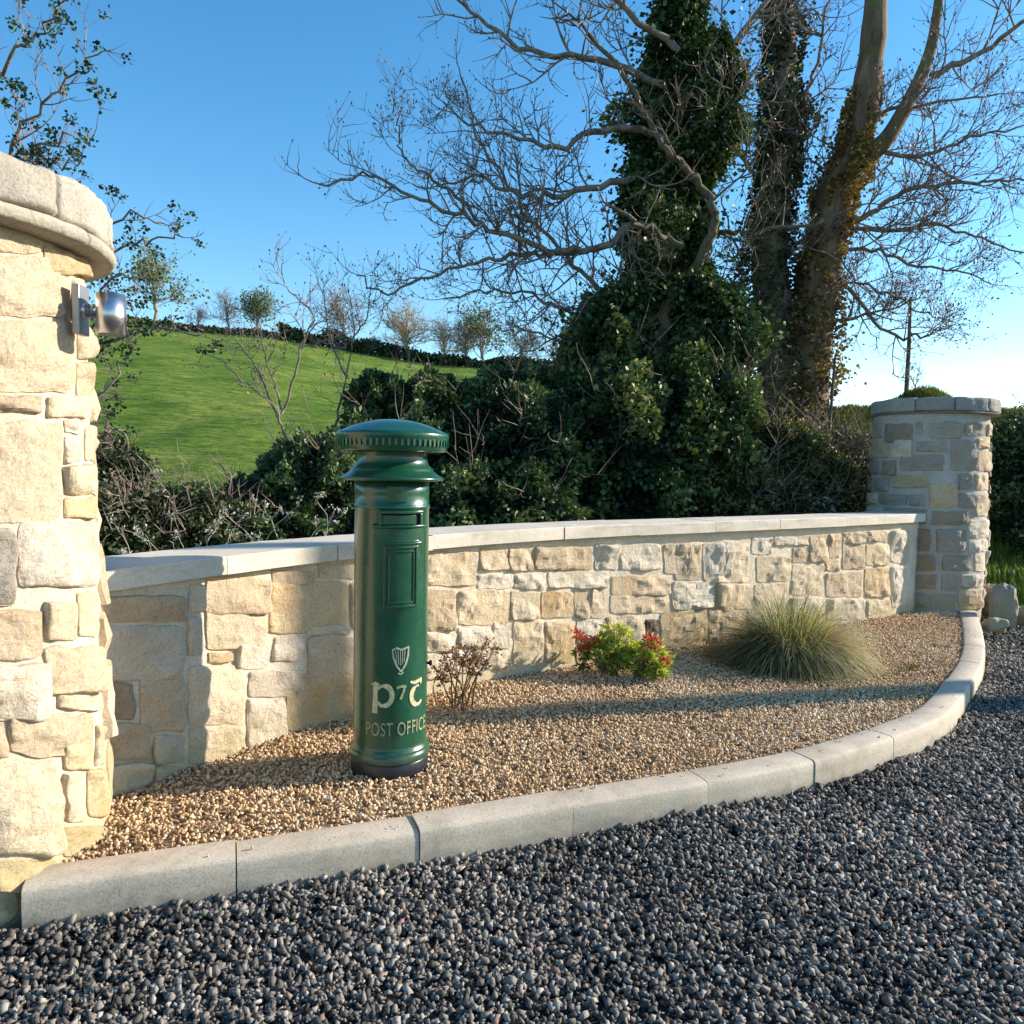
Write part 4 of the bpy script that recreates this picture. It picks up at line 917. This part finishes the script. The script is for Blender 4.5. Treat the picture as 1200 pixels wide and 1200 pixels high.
# grass tussocks on the bank
def blades(name, pts, n, L, wd, mat, seed, parent=None, kind='stuff', lean=.5, segs=3, dirf=None, tone=None):
    rg = np.random.default_rng(seed); N = n
    idx = rg.permutation(len(pts))[:N]; P = np.array(pts)[idx]
    a = rg.uniform(0, 2*math.pi, N); D = np.stack([np.cos(a), np.sin(a), np.zeros(N)], 1)
    ln = rg.uniform(.5, 1.2, N)*L; le = rg.uniform(.1, 1, N)*lean
    s = np.stack([-np.sin(a), np.cos(a), np.zeros(N)], 1)
    rows = []
    for k in range(segs+1):
        t = k/segs; h = ln*(t*(1-.45*le*t*t)); ou = ln*le*t*t
        c = P+D*ou[:, None]; c = c+np.stack([0*h, 0*h, h], 1); ww = wd*(1-t*.9)
        rows += [c-s*ww, c+s*ww]
    V = np.stack(rows, 1); k2 = 2*(segs+1); b = k2*np.arange(N)[:, None]
    Fc = np.concatenate([np.stack([b[:, 0]+2*k, b[:, 0]+2*k+1, b[:, 0]+2*k+3, b[:, 0]+2*k+2], 1)[:, None] for k in range(segs)], 1).reshape(-1, 4)
    t_ = rg.random(N) if tone is None else tone
    return obj(name, V.reshape(-1, 3), Fc, mat, parent, True, np.repeat(t_, segs), kind)
rg = np.random.default_rng(8)
bx = rg.uniform(1.5, 11, 70000); by = rg.uniform(9.5, 12.9, 70000); bz = terr(bx, by)
blades('bank_grass', np.stack([bx, by, bz], 1), 70000, .085, .007, M_MOSSG, 9)
bx = rg.uniform(4.9, 8.5, 14000); by = rg.uniform(7.75, 9.6, 14000); bz = terr(bx, by)
P_ = np.stack([bx, by, bz], 1)
blades('verge_grass', P_, 14000, .14, .006, M_LIGHT, 10)
# hill grass tufts near the foot of the field
bx = rg.uniform(-16, -3, 50000); by = rg.uniform(9, 26, 50000); bz = terr(bx, by)
blades('field_grass', np.stack([bx, by, bz], 1), 50000, .16, .012, tone_mat('field_grass_blade', [(0, (.05, .12, .012)), (.6, (.09, .21, .02)), (1, (.16, .27, .05))], .8, .2, transl=.3), 12)

# ------------------------------------------------------------------ hawthorn behind the left pillar
tH = Tree(40); trH = empty('hawthorn_tree', Vector((-4.6, 6.6, .05)), 'hawthorn with small dark leaf clusters, poking out behind the left pillar', 'tree')
mb = MB(); hb = catmull([(-4.6, 6.6, -.1), (-4.55, 6.5, 1.0), (-4.5, 6.4, 2.0), (-4.4, 6.3, 3.0), (-4.3, 6.2, 4.0)], 4); mb.tube(hb, [.11-.005*i for i in range(17)], 8); mb.build('trunk', M_BARK, trH)
HL = []
for px, tl, k in [([(20, 330), (70, 310), (120, 272), (160, 252), (192, 262)], .35, 6), ([(40, 360), (100, 320), (140, 292), (180, 280), (214, 278)], .30, 6), ([(50, 400), (100, 370), (130, 325), (160, 332)], .35, 7),
  ([(60, 420), (110, 380), (140, 350), (150, 390)], .3, 7), ([(0, 280), (20, 200), (60, 165), (110, 158)], .5, 10), ([(-10, 240), (20, 180), (60, 190), (95, 188)], .4, 10), ([(0, 200), (40, 130), (90, 90), (120, 60)], .5, 10),
  ([(60, 480), (110, 470), (140, 430), (155, 410)], .35, 7), ([(90, 420), (150, 395), (190, 385), (235, 392)], .25, 7), ([(60, 500), (110, 520), (135, 500), (150, 520)], .35, 7), ([(-40, 120), (20, 60), (60, 20), (90, -30)], .5, 8)]:
    n0 = len(tH.tips); tH.limb(trH, px, (6.3, 5.9), (.018, .005), k, 1, tl, M_TWIG); HL += tH.tips[n0:]
rg = np.random.default_rng(41); P = np.array([a for a, _ in HL]); P = P[rg.random(len(P)) < .42]; P = np.repeat(P, 17, 0)+rg.normal(0, .022, (len(P)*17, 3)); D = rg.normal(size=P.shape)
leaves('foliage', P, D, rg.uniform(.02, .042, len(P)), tone_mat('hawthorn_leaf', [(0, (.012, .028, .012)), (.6, (.03, .06, .02)), (1, (.08, .13, .04))], .5, .3, transl=.15), trH, 41, .8)
# small sapling beyond it and bare saplings in front of the field
def sapling(name, label, paths, Y, rad, seed, kids, tl, cat='shrub', bud=.03, leafn=0, leafm=None, bm=None, depth=1):
    t = Tree(seed); b0 = W(*paths[0][0], Y); e = empty(name, (b0.x, Y, float(terr(b0.x, Y))), label, cat)
    mb = MB(); g0 = Vector(e.location); mb.tube([g0-Vector((0, 0, .1)), g0.lerp(b0, .5)+Vector((.02, 0, 0)), b0], [rad*1.3, rad*1.15, rad], 8); mb.build('trunk', bm or M_TWIG, e)
    for i, px in enumerate(paths): t.limb(e, px, (Y, Y-.2), (rad if i == 0 else rad*.7, rad*.22), kids, depth, tl, bm or M_TWIG, 'branch', .16, .008, rad*.25)
    if leafn:
        P = np.array([a for a, _ in t.tips]); rg = np.random.default_rng(seed); P = np.repeat(P, leafn, 0)+rg.normal(0, .05, (len(P)*leafn, 3))
        leaves('foliage', P, rg.normal(size=P.shape), rg.uniform(.03, .06, len(P)), leafm, e, seed)
    elif bud: t.buds(e, 600, bud, seed)
    return e
sapling('bare_sapling', 'thin leafless sapling with a forked crown in front of the green field', [[(343, 555), (335, 515), (322, 478), (295, 455), (262, 425), (234, 410)], [(326, 490), (305, 440), (282, 405), (270, 392)], [(330, 480), (318, 440), (308, 405)],
  [(330, 485), (345, 440), (355, 400), (368, 370), (350, 350), (333, 335), (330, 312)], [(352, 410), (362, 390), (390, 360)]], 6.9, .017, 51, 9, .45, 'sapling')
sapling('bare_sapling', 'slender leafless sapling between the forked one and the post box', [[(392, 500), (402, 455), (412, 410), (415, 380), (408, 340)], [(405, 440), (385, 395), (380, 350), (372, 330)], [(412, 400), (430, 370), (436, 330)]], 8.2, .015, 52, 10, .5, 'sapling')
# dead pale stems along the coping
tD = Tree(60); dw_ = empty('dead_stems', W(300, 640, 4.6), 'pale dead weed stems standing behind the coping, left of the post box', 'weed'); dw_.location.z = .06
DT = []
for px in [[(222, 668), (214, 640), (206, 612)], [(262, 662), (268, 630), (280, 612)], [(300, 655), (320, 620), (345, 596)], [(330, 650), (318, 610), (300, 592)], [(350, 650), (372, 620), (400, 604)], [(380, 645), (384, 610), (372, 588)], [(250, 664), (242, 640), (255, 618)], [(290, 655), (296, 632), (262, 600)], [(160, 672), (150, 640), (135, 615)], [(190, 668), (180, 640), (150, 622)]]:
    n0 = len(tD.tips); tD.limb(dw_, px, (4.5, 4.4), (.003, .0016), 3, 1, .10, M_TWIGP, 'stem', .2, .004, .0016); DT += tD.tips[n0:]
rg = np.random.default_rng(61); P = np.array([a for a, _ in DT]); P = P[rg.random(len(P)) < .35]; P = np.repeat(P, 6, 0)+rg.normal(0, .010, (len(P)*6, 3))
leaves('seed_heads', P, rg.normal(size=P.shape), rg.uniform(.012, .026, len(P)), tone_mat('seed_head', [(0, (.30, .28, .25)), (1, (.55, .52, .48))], .9, .2, transl=.2), dw_, 62)

# ------------------------------------------------------------------ far trees on the hill crest
M_FART = bark('far_twigs', (.20, .165, .15), (.30, .25, .22)); M_FARTAN = bark('far_tan_twigs', (.32, .24, .16), (.44, .33, .22))
M_FARG = tone_mat('far_green_leaf', [(0, (.06, .10, .03)), (1, (.16, .22, .06))], .8, .2, transl=.2)
M_FARD = tone_mat('far_dark_leaf', [(0, (.02, .035, .015)), (1, (.06, .085, .035))], .8, .2)
def far_tree(name, label, px, py0, py1, wpx, mat, leafmat, seed, Y=84, group='trees on the hill crest', cat='tree', dens=26):
    t = Tree(seed); x = W(px, py0, Y).x; zt = W(px, py1, Y).z; zb = min(float(terr(x, Y)), W(px, py0, Y).z); e = empty(name, (x, Y, zb), label, cat, group)
    H = zt-zb; wr = wpx/2*Y/900; mb = MB(); th = H*.45
    mb.tube([(x, Y, zb-.3), (x+.05*H, Y, zb+th*.5), (x, Y, zb+th), (x, Y, zb+H*.75)], [H*.035, H*.028, H*.022, H*.01], 6); mb.build('trunk', mat, e)
    mb = MB()
    for k in range(dens):
        a = t.r.uniform(0, 2*math.pi); el = t.r.uniform(.0, 1.4); d = Vector((math.cos(a)*math.cos(el)*wr/H*2, math.sin(a)*math.cos(el)*wr/H*2, math.sin(el)+.15))
        t.grow(mb, (x, Y, zb+th*t.r.uniform(.55, 1.5)), d, H*.52, H*.008, 2, .06, .3, 5)
    mb.build('crown', mat, e)
    if leafmat:
        rg = np.random.default_rng(seed); P = np.array([a for a, _ in t.tips]); P = np.repeat(P, 3, 0)+rg.normal(0, H*.05, (len(P)*3, 3))
        leaves('foliage', P, rg.normal(size=P.shape), rg.uniform(.10, .26, len(P))*H/4, leafmat, e, seed, .8)
far_tree('bare_tree', 'greyish leafless tree on the hill crest, left of the round green one', 266, 390, 348, 34, M_FART, None, 71)
far_tree('round_tree', 'small round yellow-green tree on the hill crest', 301, 397, 350, 34, M_FARD and M_FART, M_FARG, 72)
far_tree('bare_tree', 'low leafless bush on the hill crest nearest the left pillar', 232, 382, 358, 40, M_FART, None, 73)
far_tree('bare_tree', 'leafless grey tree on the crest above the dark hedge line', 402, 418, 350, 60, M_FART, None, 74)
far_tree('dark_tree', 'small dark rounded evergreen on the hill crest, left of the tan trees', 436, 420, 398, 16, M_FART, M_FARD, 75)
far_tree('bare_tree', 'wide tan leafless tree on the crest, behind the post box', 476, 432, 364, 62, M_FARTAN, None, 76, dens=40)
far_tree('bare_tree', 'pale leafless tree on the crest, right of the wide tan tree', 520, 438, 382, 44, M_FARTAN, None, 77)
far_tree('young_tree', 'tall narrow young leafy tree on the hill crest, just right of the steel lamp', 180, 380, 308, 40, M_FART, M_FARG, 84, dens=16)
far_tree('young_tree', 'narrow fresh green tree at the right end of the hill crest', 563, 440, 372, 44, M_FART, M_FARG, 85, dens=16)
far_tree('bare_tree', 'grey leafless tree on the crest, right of the narrow fresh green tree', 610, 445, 392, 60, M_FART, None, 78)
far_tree('bare_tree', 'pale grey crest tree nearest the ivy clad tree', 655, 448, 400, 50, M_FART, None, 79)
far_tree('bare_tree', 'slim grey crest tree just left of the narrow fresh green tree', 545, 440, 378, 26, M_FART, None, 80)
hd = empty('crest_hedge', (W(390, 415, 84).x, 84, float(terr(W(390, 415, 84).x, 84))), 'dark hedge running along the crest of the green field', 'hedge')
rg = np.random.default_rng(81); hx = rg.uniform(W(325, 400, 84).x, W(690, 440, 84).x, 9000); hy = 84.5+rg.normal(0, .5, 9000); hz = terr(hx, hy)+rg.uniform(0, 1.7, 9000)*(.75+.9*np_noise(hx, hy*0, .5, 3))
leaves('foliage', np.stack([hx, hy, hz], 1), rg.normal(size=(9000, 3)), rg.uniform(.25, .5, 9000), M_FARD, hd, 82, .8)
h2 = empty('crest_scrub', (W(170, 376, 84).x, 84, float(terr(W(170, 376, 84).x, 84))), 'low brown scrub line on the highest part of the field, above the lamp', 'hedge')
hx = rg.uniform(W(90, 376, 84).x, W(330, 390, 84).x, 4000); hy = 84.5+rg.normal(0, .4, 4000); hz = terr(hx, hy)+rg.uniform(-.1, .55, 4000)
leaves('foliage', np.stack([hx, hy, hz], 1), rg.normal(size=(4000, 3)), rg.uniform(.2, .4, 4000), tone_mat('scrub', [(0, (.07, .07, .035)), (1, (.18, .16, .08))]), h2, 83, .8)

# ------------------------------------------------------------------ stakes on the bank, rocks by the pillar
def post(label, a, b_, Y, rad, nm='wooden_stake', cat='stake'):
    A_, B2 = W(*a, Y), W(*b_, Y); gz = float(terr(A_.x, Y)); mb = MB(); mb.tube([(A_.x, Y, gz-.1), A_.lerp(B2, .5)+Vector((.01, 0, 0)), B2], [rad, rad*.85, rad*.55], 7)
    o = mb.build(nm, M_BARK, loc=(A_.x, Y, gz)); tag(o, label, cat)
post('tall thin dark pole standing on the grassy mound above the grey pillar', (1062, 462), (1067, 348), 11.6, .035)
post('short leaning stick on the bank, right of the forked tree', (973, 470), (979, 415), 10.6, .022)
sapling('bare_bush', 'tiny leafless bush at the foot of the thin dark pole', [[(1072, 458), (1074, 445), (1078, 432)], [(1072, 452), (1066, 440), (1062, 432)]], 11.5, .012, 90, 10, .3, 'sapling', bud=0)
def rock(label, px, py, r, sc, seed, Y=None, z=-.05):
    g = G(px, py, z); v0, f0 = ico(); import bmesh
    bm = bmesh.new(); bmesh.ops.create_icosphere(bm, subdivisions=4, radius=1)
    for v in bm.verts:
        q = v.co.copy(); c = max(abs(q.x), abs(q.y), abs(q.z)); q = q.lerp(q/c*.8, .5)
        q *= 1+.30*noise.fractal(q*1.1+Vector((seed, 0, 0)), 1, 2, 3)+.05*noise.noise(q*5+Vector((seed, 0, 0))); v.co = Vector((q.x*sc[0], q.y*sc[1], q.z*sc[2]))*r+Vector((0, 0, r*sc[2]*.6))
    me = bpy.data.meshes.new('rock'); bm.to_mesh(me); bm.free(); me.materials.append(S_MAT['g' if seed % 2 else 'b']); me.polygons.foreach_set('use_smooth', [True]*len(me.polygons))
    o = bpy.data.objects.new('rock', me); COL.objects.link(o); o.location = g; o.rotation_euler = (0, 0, seed); tag(o, label, 'rock', 'rocks beside the far pillar')
rock('tall grey upright rock right of the grey pillar', 1176, 728, .15, (.7, .8, 1.6), 1)
rock('dark rock touching the foot of the grey pillar', 1160, 716, .14, (.8, .8, 1.3), 2)
rock('small low grey rock in front of the rocks at the grey pillar', 1166, 738, .08, (1.2, .9, .9), 3)
rock('brownish rock furthest right of those by the grey pillar', 1200, 728, .11, (1.1, .9, .9), 4)

# ------------------------------------------------------------------ plants on the gravel bed
# 1. the arching tussock grass
gc = G(925, 775); gr = empty('tussock_grass', gc, 'large arching clump of green and straw coloured ornamental grass', 'ornamental grass')
rg = np.random.default_rng(91); N = 7000; a = rg.uniform(0, 2*math.pi, N); rb = np.sqrt(rg.random(N))*.17
Pb = np.stack([gc.x+rb*np.cos(a), gc.y+rb*np.sin(a), 0*a], 1)
a2 = a+rg.normal(0, .5, N); el = np.clip(rg.normal(.74, .36, N), .10, 1.4); L = rg.uniform(.38, .62, N); segs = 8
clump_ = rg.normal(0, .12, 60); a2 += clump_[(a*60/6.3).astype(int) % 60]
D = np.stack([np.cos(a2)*np.cos(el), np.sin(a2)*np.cos(el), np.sin(el)], 1); P = Pb.copy(); rows = []; wd = rg.uniform(.0022, .0044, N)
for k in range(segs+1):
    s = np.stack([-np.sin(a2), np.cos(a2), 0*a2], 1); ww = (wd*(1-.85*(k/segs)))[:, None]; rows += [P-s*ww, P+s*ww]
    P = P+D*(L/segs)[:, None]; D[:, 2] -= (.12+.13*rg.random(N))*(1+.5*k/segs); D += rg.normal(0, .035, D.shape); D /= np.linalg.norm(D, axis=1)[:, None]
    low = P[:, 2] < .012; P[low, 2] = .012+.01*rg.random(low.sum())
V = np.stack(rows, 1); k2 = 2*(segs+1); b0 = k2*np.arange(N)
Fc = np.stack([np.stack([b0+2*k, b0+2*k+1, b0+2*k+3, b0+2*k+2], 1) for k in range(segs)], 1).reshape(-1, 4)
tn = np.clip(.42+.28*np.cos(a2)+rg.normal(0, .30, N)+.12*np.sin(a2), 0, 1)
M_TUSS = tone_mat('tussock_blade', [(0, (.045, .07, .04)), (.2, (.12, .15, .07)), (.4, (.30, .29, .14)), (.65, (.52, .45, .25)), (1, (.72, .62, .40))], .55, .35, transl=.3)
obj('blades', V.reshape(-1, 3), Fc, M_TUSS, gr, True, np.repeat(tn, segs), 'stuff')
rg = np.random.default_rng(191); a = rg.uniform(0, 6.283, 260); P0 = np.stack([gc.x+rg.uniform(.15, .5, 260)*np.cos(a), gc.y+rg.uniform(.12, .36, 260)*np.sin(a), np.full(260, .014)], 1)
leaves('fallen_blades', P0, np.stack([np.cos(a+rg.normal(0, .5, 260)), np.sin(a+rg.normal(0, .5, 260)), np.full(260, .03)], 1), rg.uniform(.06, .16, 260), tone_mat('dry_blade', [(0, (.28, .22, .12)), (1, (.55, .46, .28))], .8, .2), gr, 192, .03)
# 2. red and green bush
gb = G(718, 788); bu = empty('red_tipped_bush', gb, 'low bush with yellow-green leaves and red shoots in front of the wall', 'bush')
M_PIER = tone_mat('bush_leaf', [(0, (.025, .07, .015)), (.2, (.09, .17, .025)), (.4, (.30, .38, .05)), (.8, (.52, .55, .11)), (1, (.62, .56, .28))], .4, .45, transl=.3)
M_RED = tone_mat('red_shoot', [(0, (.28, .03, .02)), (.5, (.55, .08, .05)), (1, (.75, .34, .22))], .45, .4, transl=.3)
rb_ = random.Random(92); mb = MB(); PP = []; DD = []; TT = []; RP = []; RD = []; dep = gb.y
def whorl(c, dr, n, sp, tone, P_, D_, T_=None):
    for k in range(n):
        d = Vector(dr)*rb_.uniform(.1, .9)+Vector((rb_.gauss(0, 1), rb_.gauss(0, 1), rb_.gauss(0, .6)))*sp; P_.append(c+Vector((rb_.gauss(0, .006), rb_.gauss(0, .006), rb_.gauss(0, .006)))); D_.append(d)
        if T_ is not None: T_.append(min(1, max(0, tone+rb_.gauss(0, .13))))
for (cx_, cy_, rx, rz, n, lo) in ((708, 770, .19, .15, 70, 0), (722, 757, .14, .14, 42, .25), (759, 776, .13, .15, 60, .15), (768, 784, .09, .10, 26, .3)):
    c = W(cx_, cy_, dep-.03 if cx_ < 740 else dep-.14)
    for k in range(n):
        d = Vector((rb_.gauss(0, 1), rb_.gauss(-.2, 1), rb_.gauss(.35, .8))).normalized(); q = c+Vector((d.x*rx, d.y*rx*.8, d.z*rz))*rb_.uniform(.6, 1)
        if q.z < .03: continue
        g0 = Vector((lerp(c.x, gb.x, .2)+rb_.gauss(0, .02), c.y+.04+rb_.gauss(0, .02), 0)); mb.tube([g0, g0.lerp(q, .5)+Vector((0, 0, .03)), q], [.004, .003, .002], 4)
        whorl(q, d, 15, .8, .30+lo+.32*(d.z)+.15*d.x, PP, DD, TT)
for (px, py, rr_, n) in ((680, 747, .028, 9), (684, 757, .022, 6), (698, 749, .02, 6), (760, 751, .026, 8), (766, 753, .02, 5), (779, 774, .016, 4), (676, 742, .02, 4)):
    c = W(px, py, dep-.08 if px < 740 else dep-.2)
    for k in range(n):
        d = Vector((rb_.gauss(0, 1), rb_.gauss(-.3, 1), rb_.gauss(.2, .8))).normalized(); whorl(c+d*rr_, d, 9, .6, .5, RP, RD)
mb.build('stems', M_TWIG, bu, kind='stuff'); rg = np.random.default_rng(93)
leaves('foliage', np.array(PP), np.array(DD), rg.uniform(.03, .055, len(PP)), M_PIER, bu, 93, .34, np.array(TT))
leaves('red_shoots', np.array(RP), np.array(RD), rg.uniform(.022, .042, len(RP)), M_RED, bu, 94, .36)
# 3. brown twiggy shrub beside the post box
gd = G(540, 830); ds = empty('dried_shrub', gd, 'small brown dried shrub with bare upright stems, right of the post box', 'shrub')
tS = Tree(95); mb = MB(); M_DRY = bark('dry_stem', (.16, .10, .06), (.30, .20, .12), None, 40)
for tx, ty in ((516, 785), (524, 775), (535, 768), (546, 765), (556, 768), (566, 762), (574, 770), (530, 790), (550, 782), (560, 788), (519, 800), (543, 775)):
    e_ = W(tx, ty, gd.y+tS.r.uniform(-.1, .1)); b0_ = gd+Vector((tS.r.gauss(0, .035), tS.r.gauss(0, .025), -.01)); md = b0_.lerp(e_, .5)+Vector((tS.r.gauss(0, .015), 0, .015))
    mb.tube(catmull([b0_, md, e_], 4), [.0055, .0053, .005, .0046, .0042, .0038, .0035, .003, .0025], 6)
    for q, d in ((e_, e_-md), (md.lerp(e_, .5), e_-md)):
        for k in range(3): tS.grow(mb, q, (Vector(d).normalized()+Vector((tS.r.gauss(0, .5), tS.r.gauss(0, .5), .1))), .05, .0020, 1, .05, .3, 2)
mb.build('stems', M_DRY, ds, kind='stuff')
rg = np.random.default_rng(96); P = np.array([a for a, _ in tS.tips]); P = np.repeat(P, 3, 0)+rg.normal(0, .008, (len(P)*3, 3))
leaves('dead_leaves', P, rg.normal(size=P.shape), rg.uniform(.014, .03, len(P)), tone_mat('dead_leaf', [(0, (.13, .05, .025)), (.6, (.28, .13, .06)), (1, (.42, .26, .13))], .7, .2, transl=.15), ds, 97, .5)
# 4. tiny weed
gw = G(1070, 785); rg = np.random.default_rng(98); P = np.array(gw)+rg.normal(0, .03, (60, 3))*[1, 1, .3]; P[:, 2] = np.abs(P[:, 2])+.012
wd_ = leaves('weed', P, rg.normal(size=P.shape)+[0, 0, 1], rg.uniform(.012, .026, 60), tone_mat('weed_leaf', [(0, (.12, .15, .02)), (1, (.35, .33, .04))]), None, 99, .5, kind=None)
tag(wd_, 'tiny yellow-green weed growing in the gravel near the kerb on the right', 'weed')
# weeds at the wall foot by the pillar end, fallen twigs in the gravel
rg = np.random.default_rng(101)
for i, (px, py, ln, an, lb) in enumerate(((262, 965, .10, .3, 'dark twig on the gravel close to the kerb, left of the post box'), (905, 872, .12, 1.2, 'dark twig on the gravel below the grass clump'), (548, 1015, .09, .5, 'brown leaf stalk on the dark gravel beside the kerb'))):
    g = G(px, py, .02 if i < 2 else -.09); mb = MB(); d = Vector((math.cos(an), math.sin(an)*.6, .05))*ln
    mb.tube([g-d*.5, g+Vector((0, .01, .006)), g+d*.5], [.004, .0035, .002], 5); tag(mb.build('fallen_twig', M_TWIG, loc=g), lb, 'twig')

# ------------------------------------------------------------------ unseen pole added beyond the driveway to cast the shadow over bed and wall
sp = Vector((0.0, 3.98, 0)); dr = Vector((math.cos(SUN_AZ), math.sin(SUN_AZ), 0)); bp = sp+dr*9.5
po = empty('added_shadow_pole', (bp.x, bp.y, -.15), 'tall round wooden pole added out of view on the right to throw the long shadow', 'pole')
mb = MB(); mb.tube([(bp.x, bp.y, -.4), (bp.x, bp.y, 3), (bp.x, bp.y, 7.5)], [.135, .13, .11], 20); mb.build('shaft', M_BARK, po)
mb = MB(); mb.tube([(bp.x, bp.y, 7.49), (bp.x, bp.y, 7.56)], [.125, .09], 20); mb.build('top_cap', M_STEELD, po)
